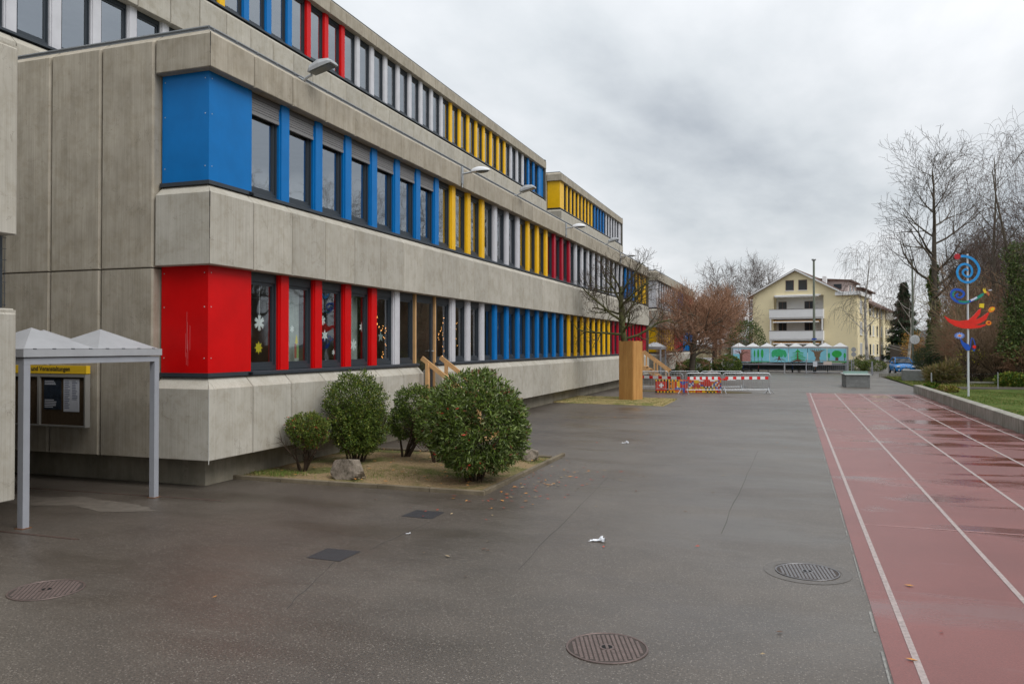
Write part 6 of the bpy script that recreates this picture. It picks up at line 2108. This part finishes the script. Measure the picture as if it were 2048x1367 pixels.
paint(T, [limb(x, .04, x, .5, .012, .01) for x in (.18, .38, .58)], M_MB)
paint(T, [blob(.18, .62, .045, .28, seed=1), blob(.38, .62, .055, .34, seed=2), blob(.60, .63, .075, .33, seed=3)], M_MG, -0.0595)
paint(T, [[(0, .0), (1, .0), (1, .05), (.5, .07), (0, .05)]], M_MG2, -0.057, 'painted_grass')
T = mural(2, 'painted panel with a willow and its spreading roots on the shelter')
paint(T, [limb(.5, .2, .5, .5, .05, .05), limb(.5, .24, .2, .1, .03, .01, .1), limb(.5, .24, .85, .08, .03, .01, -.1), limb(.5, .22, .38, .03, .03, .01), limb(.5, .22, .66, .04, .03, .01)], M_MB)
paint(T, [blob(.5, .72, .40, .24, 30, .1, 4), blob(.18, .55, .09, .2, 16, .1, 5), blob(.83, .55, .09, .2, 16, .1, 6), blob(.4, .52, .12, .14, 16, .15, 7), blob(.62, .5, .1, .14, 16, .15, 8)], M_MG2, -0.0595)
T = mural(3, 'painted panel with a green fir tree on the shelter')
for k, (y, w) in enumerate(((.85, .12), (.72, .30), (.56, .30), (.4, .42), (.24, .38))):
    paint(T, [[(.48, y + .14), (.48 - w * .5, y - .02 + .02), (.48 - w, y - .06), (.48 - w * .8, y - .08), (.48, y), (.48 + w * .9, y - .1), (.48 + w * 1.1, y - .05), (.48 + w * .5, y + .02)]], M_MG, -0.0590 - 0.0003 * k)
paint(T, [limb(.48, .12, .48, .8, .04, .015), [(.05, .03), (.3, .14), (.45, .22), (.55, .22), (.7, .12), (.97, .03), (.7, .05), (.55, .01), (.4, .04), (.3, .01)]], M_MB, -0.0612)
T = mural(4, 'painted panel with a thick-trunked bare tree on the shelter')
paint(T, [[(.36, .02), (.66, .02), (.6, .35), (.68, .5), (.33, .5), (.42, .35)]] + [limb(.5 + .17 * k * .5, .47, .5 + .38 * k, .97 - .04 * abs(k), .045, .018, -.15 * k) for k in (-1, -.72, -.45, -.15, .15, .45, .72, 1)], mat('mural_umber', (0.17, 0.11, 0.06), 0.5, noise=0.3, nscale=9))
T = mural(5, 'painted panel with a round green tree between two small ones, rightmost on the shelter')
paint(T, [limb(.5, .1, .5, .42, .08, .08), limb(.5, .14, .3, .04, .04, .01), limb(.5, .14, .72, .04, .04, .01), limb(.08, .1, .08, .4, .02, .02), limb(.9, .1, .9, .4, .02, .02)], M_MB)
paint(T, [blob(.5, .62, .26, .26, 24, .03, 4), blob(.09, .5, .06, .2), blob(.91, .5, .06, .2)], M_MG, -0.0595)
paint(T, [[(0, 0), (1, 0), (1, .08), (0, .1)]], M_MG, -0.057, 'painted_grass')

# bicycles in the rack
M_TYRE = mat('tyre_rubber', (0.02, 0.02, 0.02), 0.8)
def wheel_mesh():
    b = MB(); n = 20; pts = [(0.33 * math.cos(2 * math.pi * i / n), 0, 0.33 + 0.33 * math.sin(2 * math.pi * i / n)) for i in range(n + 1)]
    b.tube(pts, 0.02, 5, cap=False)
    for i in range(0, n, 2): b.tube([(0, 0, 0.33), pts[i]], 0.003, 3)
    return b.mesh('wheel', M_TYRE)
wm = wheel_mesh()
for i, (x, colr) in enumerate(((0.9, 'B'), (1.7, 'K'), (2.4, 'R'), (3.3, 'K'), (5.5, 'B'), (6.1, 'K'), (7.4, 'O'), (8.5, 'K'))):
    T = empty('bicycle', (-5.35 + x, 78.75, 0), R(90 + (i * 37 % 17) - 8), {0: 'blue bicycle at the left end of the shelter', 2: 'red bicycle in the left half of the shelter', 4: 'blue bicycle right of the middle post of the shelter', 6: 'orange bicycle in the right half of the shelter'}.get(i, {1: 'black bicycle under the poplar painting', 3: 'black bicycle under the willow painting', 5: 'black bicycle under the fir tree painting', 7: 'black bicycle under the rightmost painted panel'}.get(i, '')), 'bicycle', 'bicycles parked in the shelter')
    put(wm, 'wheel', T, (0, 0, 0)); put(wm, 'wheel', T, (1.02, 0, 0))
    f = MB()
    for a, c_ in (((0, 0, .33), (.38, 0, .75)), ((.38, 0, .75), (.42, 0, .3)), ((.42, 0, .3), (0, 0, .33)), ((.42, 0, .3), (.88, 0, .72)), ((.38, 0, .75), (.86, 0, .8)), ((.86, 0, .95), (1.02, 0, .33)), ((.38, 0, .75), (.36, 0, .9))):
        f.tube([a, c_], 0.018, 5)
    f.tube([(.8, -.25, 1.0), (.88, 0, .96), (.8, .25, 1.0)], 0.013, 5)
    f.obj('frame', BRK[colr], T)
    s_ = MB(); s_.ell((.35, 0, .93), (.13, .07, .035), 8, 5); s_.obj('saddle', M_TYRE, T)

# gate / railing in front of the right half of the shelter
gt = empty('steel_gate', (1.25, 77.2, 0), R(3), 'grey railing gate with two paper notices before the shelter', 'gate')
GW = 3.9
b = MB(); b.box(0, 0.09, -0.05, 0.05, 0, 1.25); b.box(GW - 0.09, GW, -0.05, 0.05, 0, 1.25); b.box(GW - 0.45, GW - 0.38, -0.04, .04, 0, 1.25); b.obj('gate_post', M_GREYP, gt)
b = MB(); b.box(0.09, GW - 0.09, -0.02, 0.02, 1.12, 1.18); b.box(0.09, GW - 0.09, -0.02, 0.02, 0.10, 0.16); b.obj('gate_rail', M_GREYP, gt)
b = MB()
for i in range(1, 22): b.box(0.09 + i * 0.168, 0.105 + i * 0.168, -0.008, 0.008, 0.16, 1.12)
tag(b.obj('bars', M_GREYP, gt), kind='stuff')
for (x0, x1, z0, z1, m) in ((0.62, 0.98, 0.62, 1.08, M_PAPER), (1.5, 2.2, 0.78, 1.08, mat('notice_pinkish', (0.6, 0.5, 0.45), 0.7))):
    b = MB(); b.box(x0, x1, -0.035, -0.022, z0, z1); b.obj('notice', m, gt)

# ------------------------------------------------------------------ parked car, seen from the front
def car():
    T = empty('parked_car', (9.5, 77.3, 0), R(4), 'bright blue small hatchback parked facing the yard, by the dark hedge', 'car')
    paint_ = mat('car_blue', (0.003, 0.21, 0.60), 0.22, 0.6); gl = M_DGLASS
    # stations: y from front (0) to rear (3.9): half width, bottom, belt height
    st = [(0.0, .55, .32, .58), (0.06, .70, .22, .66), (0.25, .80, .18, .76), (0.9, .83, .17, .94), (1.25, .83, .17, 1.0), (2.4, .83, .17, 1.02), (3.4, .82, .18, 1.02), (3.8, .76, .25, .98), (3.9, .68, .35, .9)]
    b = MB(); m_ = 10
    for (y, w, z0, z1) in st:
        h = z1 - z0
        ring = [(-w * .8, z0), (-w, z0 + .12 * h), (-w, z0 + .6 * h), (-w * .93, z0 + .86 * h), (-w * .6, z1), (w * .6, z1), (w * .93, z0 + .86 * h), (w, z0 + .6 * h), (w, z0 + .12 * h), (w * .8, z0)]
        b.v += [(x, y, z) for x, z in ring]
    for i in range(len(st) - 1):
        for j in range(m_): b.f.append((i * m_ + j, i * m_ + (j + 1) % m_, (i + 1) * m_ + (j + 1) % m_, (i + 1) * m_ + j)); b.m.append(0)
    b.f.append(tuple(range(m_))); b.m.append(0); b.f.append(tuple((len(st) - 1) * m_ + j for j in range(m_))); b.m.append(0)
    body = b.obj('body', paint_, T, fix=True, smooth=False)
    me = body.data
    sub = body.modifiers.new('s', 'SUBSURF'); sub.levels = 1; sub.render_levels = 1
    me.polygons.foreach_set('use_smooth', [True] * len(me.polygons))
    # cabin glass
    b = MB()
    st2 = [(1.0, .70, .96, .66, 1.00), (1.75, .74, .98, .56, 1.42), (2.9, .74, .98, .56, 1.42), (3.65, .70, .98, .58, 1.08)]
    for (y, wb, zb, wt, zt) in st2: b.v += [(-wb, y, zb), (-wt, y, zt), (wt, y, zt), (wb, y, zb)]
    for i in range(3):
        for j in range(4): b.f.append((i * 4 + j, i * 4 + (j + 1) % 4, (i + 1) * 4 + (j + 1) % 4, (i + 1) * 4 + j)); b.m.append(0)
    b.f.append((0, 1, 2, 3)); b.m.append(0); b.f.append((12, 13, 14, 15)); b.m.append(0)
    b.obj('windscreen', gl, T, fix=True)
    b = MB(); b.prism([(-.58, 1.41), (-.5, 1.455), (.5, 1.455), (.58, 1.41)], 'y', 1.72, 3.0); b.obj('roof', paint_, T, fix=True)
    for s in (-1, 1):
        b = MB(); b.beam((s * .715, 1.02, .97), (s * .575, 1.76, 1.43), .05, .05); b.beam((s * .575, 2.9, 1.43), (s * .70, 3.62, 1.0), .08, .05); b.obj('pillar', paint_, T)
        b = MB(); b.ell((s * .60, .13, .66), (.17, .16, .085), 12, 8); b.obj('headlight', mat('headlight_glass', (.62, .64, .66), .15, .8), T)
        b = MB(); b.ell((s * .93, 1.3, 1.02), (.10, .06, .07), 10, 6); b.obj('wing_mirror', paint_, T)
        for y in (.75, 3.15):
            b = MB()
            pr = [(.31, -.09), (.31, .09)]
            b.tube([(s * .84, y, .31), (s * .70, y, .31)], .31, 20); w = b.obj('wheel', M_TYRE, T)
            b = MB(); b.tube([(s * .845, y, .31), (s * .83, y, .31)], .19, 14); b.obj('rim', M_ZINC, w)
        b = MB(); b.ell((s * .58, .03, .36), (.09, .05, .06), 8, 6); b.obj('fog_light', MATS['headlight_glass'], T)
    b = MB(); b.prism([(-.48, .34), (.48, .34), (.42, .25), (-.42, .25)], 'y', .0, .1); b.box(-.36, .36, .0, .06, .535, .56); b.obj('grille', M_BLACK, T, fix=True)
    b = MB(); b.box(-.26, .26, -.02, .0, .42, .52); b.obj('number_plate', M_LAMPW, T)
    b = MB(); b.ell((0, .055, .66), (.06, .03, .05), 8, 6); b.obj('emblem', M_ZINC, T)
    return T


car()

# ------------------------------------------------------------------ the yellow apartment house
def house():
    T = empty('apartment_house', (7.6, 108.6, 0), R(-11.74), 'pale yellow three-storey apartment house with white balconies and brown roof', 'house')
    yel = mat('yellow_render', (0.84, 0.73, 0.47), 0.85, 0.2, noise=0.05, nscale=0.8)
    wht = mat('white_render', (0.80, 0.80, 0.80), 0.8, 0.2, noise=0.05, nscale=0.8)
    W = 12.67; Ln = 46; RX = -7.15; ZR = 12.25; sl = 0.55
    zl = ZR - sl * (W + RX) ; zr = ZR - sl * 7.15
    b = MB()
    # walls: gable polygon extruded, with a recess left open for the balconies
    bx0, bx1 = -9.95, -3.75
    g0, g1 = 3.0, 8.6
    b.prism([(-W, 0), (bx0, 0), (bx0, ZR - sl * (RX - bx0)), (-W, zl)], 'y', 0, 1.6)
    zz = ZR - sl * (RX - bx0)
    b.prism([(bx1, 0), (0, 0), (0, zr), (bx1, ZR - sl * (bx1 - RX) - 0.0)], 'y', 0, 1.6)
    b.prism([(bx0, 9.0), (bx1, 9.0), (bx1, ZR - sl * (bx1 - RX)), (RX, ZR), (bx0, ZR - sl * (RX - bx0))], 'y', 0.001, 1.6)
    b.prism([(-W, 0), (0, 0), (0, zr), (RX, ZR), (-W, zl)], 'y', 1.6, Ln)
    b.box(-1.75, 0.25, 0.02, 10.7, 0, 8.85)
    b.obj('wall', yel, T, fix=True)
    # white lining of the loggias
    b = MB(); b.box(bx0, bx1, 1.56, 1.60, 0, 9.0); b.obj('loggia_wall', wht, T)
    # roof
    rf = mat('roof_tiles_brown', (0.11, 0.065, 0.05), 0.8, 0.3, noise=0.25, nscale=1.5)
    b = MB()
    t = 0.22; ov = 0.75
    b.prism([(-W - ov, zl - sl * ov), (RX, ZR), (RX, ZR + t), (-W - ov, zl - sl * ov + t)], 'y', -0.5, Ln + .4)
    b.prism([(0.7, zr - sl * 0.7), (RX, ZR + 0.001), (RX, ZR + t + 0.001), (0.7, zr - sl * .7 + t)], 'y', 10.7, Ln + .4)
    xc = -1.5
    b.prism([(xc, ZR - sl * (xc - RX)), (RX, ZR + 0.002), (RX, ZR + t + .002), (xc, ZR - sl * (xc - RX) + t)], 'y', -0.5, 10.7)
    r_ = b.obj('roof', rf, T, fix=True)
    b = MB()
    b.prism([(-W - ov - .02, zl - sl * ov - .05), (RX, ZR - .03), (RX, ZR + .17), (-W - ov - .02, zl - sl * ov + .12)], 'y', -0.54, -0.501)
    b.prism([(xc + .3, ZR - sl * (xc - RX + .3) - .03), (RX, ZR - .03), (RX, ZR + .17), (xc + .3, ZR - sl * (xc - RX + .3) + .17)], 'y', -0.541, -0.502)
    b.obj('verge_board', wht, r_, fix=True)
    b = MB(); b.box(-2.3, 0.6, -0.4, 10.9, 8.86, 9.3); b.obj('flat_roof', wht, T)
    # dormers
    for (y0, y1, top) in ((5.5, 13, 11.6), (17, 30, 11.3)):
        b = MB(); b.prism([(-5.2, 10.0), (-1.6, 9.2), (-1.6, top - .6), (-5.2, top - .3)], 'y', y0, y1); d = b.obj('dormer', mat('dormer_pink', (0.55, 0.45, 0.42), .8), T, fix=True)
        b = MB(); b.prism([(-5.6, top - .28), (-1.1, top - .62), (-1.1, top - .42), (-5.6, top - .05)], 'y', y0 - .4, y1 + .4); b.obj('dormer_roof', rf, d, fix=True)
        for yy in (y0 + 1.2, y0 + 4): 
            b = MB(); b.box(-1.61, -1.57, yy, yy + 1.2, 9.6, 10.5); b.obj('pane', M_DGLASS, d)
        b = MB(); b.box(-3.4, -2.4, y0 - .02, y0 - 0.001, 10.0, 10.7); b.obj('front_pane', M_DGLASS, d)
    b = MB(); b.box(-4.6, -4.1, 4.2, 4.8, 10.6, 11.7); b.obj('chimney', wht, T)
    # front windows
    wf = mat('window_brown', (0.12, 0.07, 0.06), 0.5)
    def win(x0, x1, z0, z1, y=0, split=True, shutter=None):
        f = MB(); t_ = 0.07
        f.box(x0 - t_, x1 + t_, y - 0.03, y + 0.0, z0 - t_, z0); f.box(x0 - t_, x1 + t_, y - .03, y, z1, z1 + t_)
        f.box(x0 - t_, x0, y - .03, y, z0, z1); f.box(x1, x1 + t_, y - .03, y, z0, z1)
        if split: f.box((x0 + x1) / 2 - .04, (x0 + x1) / 2 + .04, y - .03, y, z0, z1)
        w = f.obj('window', wf, T)
        g = MB(); g.box(x0, x1, y - 0.012, y - 0.002, z0, z1); g.obj('pane', M_DGLASS if not shutter else shutter, w)
        s = MB(); s.box(x0 - .12, x1 + .12, y - .12, y + 0.0, z0 - .14, z0 - .072); s.obj('sill', wht, w)
    win(-8.35, -7.45, 9.75, 10.95, 0.0, False); win(-6.75, -5.8, 9.75, 10.95, 0.0, False)
    for z0 in (6.35, 3.6, 0.9):
        win(-9.6, -8.7, z0 + .0, z0 + 1.9, 1.56); win(-6.3, -5.2, z0 + .0, z0 + 1.9, 1.56)
    # balconies
    for (za, zb) in ((6.15, 7.2), (3.35, 4.42), (0.6, 1.62)):
        B = MB(); B.box(bx0 - .35, bx1 + .1, -1.0, -0.92, za, zb); B.box(bx0 - .35, bx0 - .27, -.92, -0.01, za, zb); B.box(bx1 + .02, bx1 + .1, -.92, -.01, za, zb)
        B.box(bx0 - .35, bx1 + .1, -.92, 1.55, za - .18, za - .002)
        bal = B.obj('balcony', wht, T)
        c = MB(); c.box(bx0 - .38, bx1 + .13, -1.03, -.90, zb, zb + .05); c.obj('handrail', mat('rail_brownish', (0.2, 0.17, .16), .6), bal)
    for zt in (5.85, 3.05):
        a = MB(); a.prism([(-.95, zt - .28), (1.0, zt - .02), (1.0, zt + .02), (-.95, zt - .16)], 'x', bx0 + .1, bx1 - .4); a.obj('awning', mat('awning_orange', (0.70, 0.36, 0.05), .7), T, fix=True)
        a = MB(); a.box(bx0 + .1, bx1 - .4, -.99, -.96, zt - .36, zt - .2); a.obj('awning_edge', wht, T)
    a = MB(); a.box(bx0 + .2, bx1 - .3, -.5, -.02, 8.95, 9.08); a.box(bx0 + .3, bx1 - .5, -.9, -.5, 8.78, 8.86); a.obj('awning_case', wht, T)
    for x in (bx0 - .2, bx1 - .02):
        for z0, z1 in ((4.42, 5.97), (1.62, 3.17)):
            a = MB(); a.box(x - .08, x + .08, -.9, -.75, z0 + .05, z1); a.obj('balcony_post', wht, T)
    # side facade
    shut = mat('roller_shutter', (0.5, 0.5, 0.5), .6)
    def swin(y0, y1, z0, z1, x=0.25, sh=True):
        f = MB(); f.box(x + .0, x + .03, y0 - .07, y1 + .07, z0 - .08, z1 + .08); w = f.obj('window', wht if sh else wf, T)
        g = MB(); g.box(x + .031, x + .045, y0, y1, z0, z1); g.obj('pane', shut if sh else M_DGLASS, w)
        s = MB(); s.box(x + .0, x + .15, y0 - .15, y1 + .15, z0 - .16, z0 - .085); s.obj('sill', wht, w)
    for z0 in (1.3, 4.0, 6.75):
        swin(2.2, 4.0, z0, z0 + 1.5); swin(6.5, 8.2, z0, z0 + 1.4)
        for y in (13.5, 17, 21.5, 27, 33, 38, 42):
            swin(y, y + 1.3, z0, z0 + 1.35, 0.0, y in (17, 27))
    for y in (10.9, 24.5):
        a = MB(); a.tube([(0.12, y, 0), (0.12, y, 8.3)], .07, 6); a.obj('downpipe', mat('pipe_brown', (.13, .07, .055), .6), T)
    a = MB(); a.tube([(-W - .1, -.1, 0), (-W - .1, -.1, zl - .3)], .06, 6); a.obj('downpipe', MATS['pipe_brown'], T)
    for z0 in (1.5, 4.3, 7.1 - .2):
        a = MB(); a.box(0.01, 1.3, 33, 44, z0 - .15, z0 + .85); a.obj('balcony', wht, T)
    a = MB(); a.box(0.251, .29, 0.1, 10.5, 0, .55); a.box(0.001, 0.05, 10.8, Ln, 0, .9); a.box(-12.7, .2, -.04, -.001, 0, .35); a.obj('plinth', mat('plinth_grey', (.3, .3, .3), .8), T)


house()

# dark ramp wall and rails behind the car
b = MB(); b.box(0, 5.5, 0, 0.2, 0, 2.6)
rw = b.obj('garden_wall', mat('dark_wall', (0.09, 0.075, 0.065), .8, noise=.3, nscale=2), None, (13.6, 128, 0), R(-12)); tag(rw, 'dark garden wall with a slanting rail between house and hedge', 'wall')
b = MB(); b.beam((-2, -.4, 3.2), (3.5, -.4, 1.6), .05, .05); b.beam((-2, -.4, 2.8), (3.5, -.4, 1.2), .05, .05); b.obj('handrail', M_ZINC, rw)
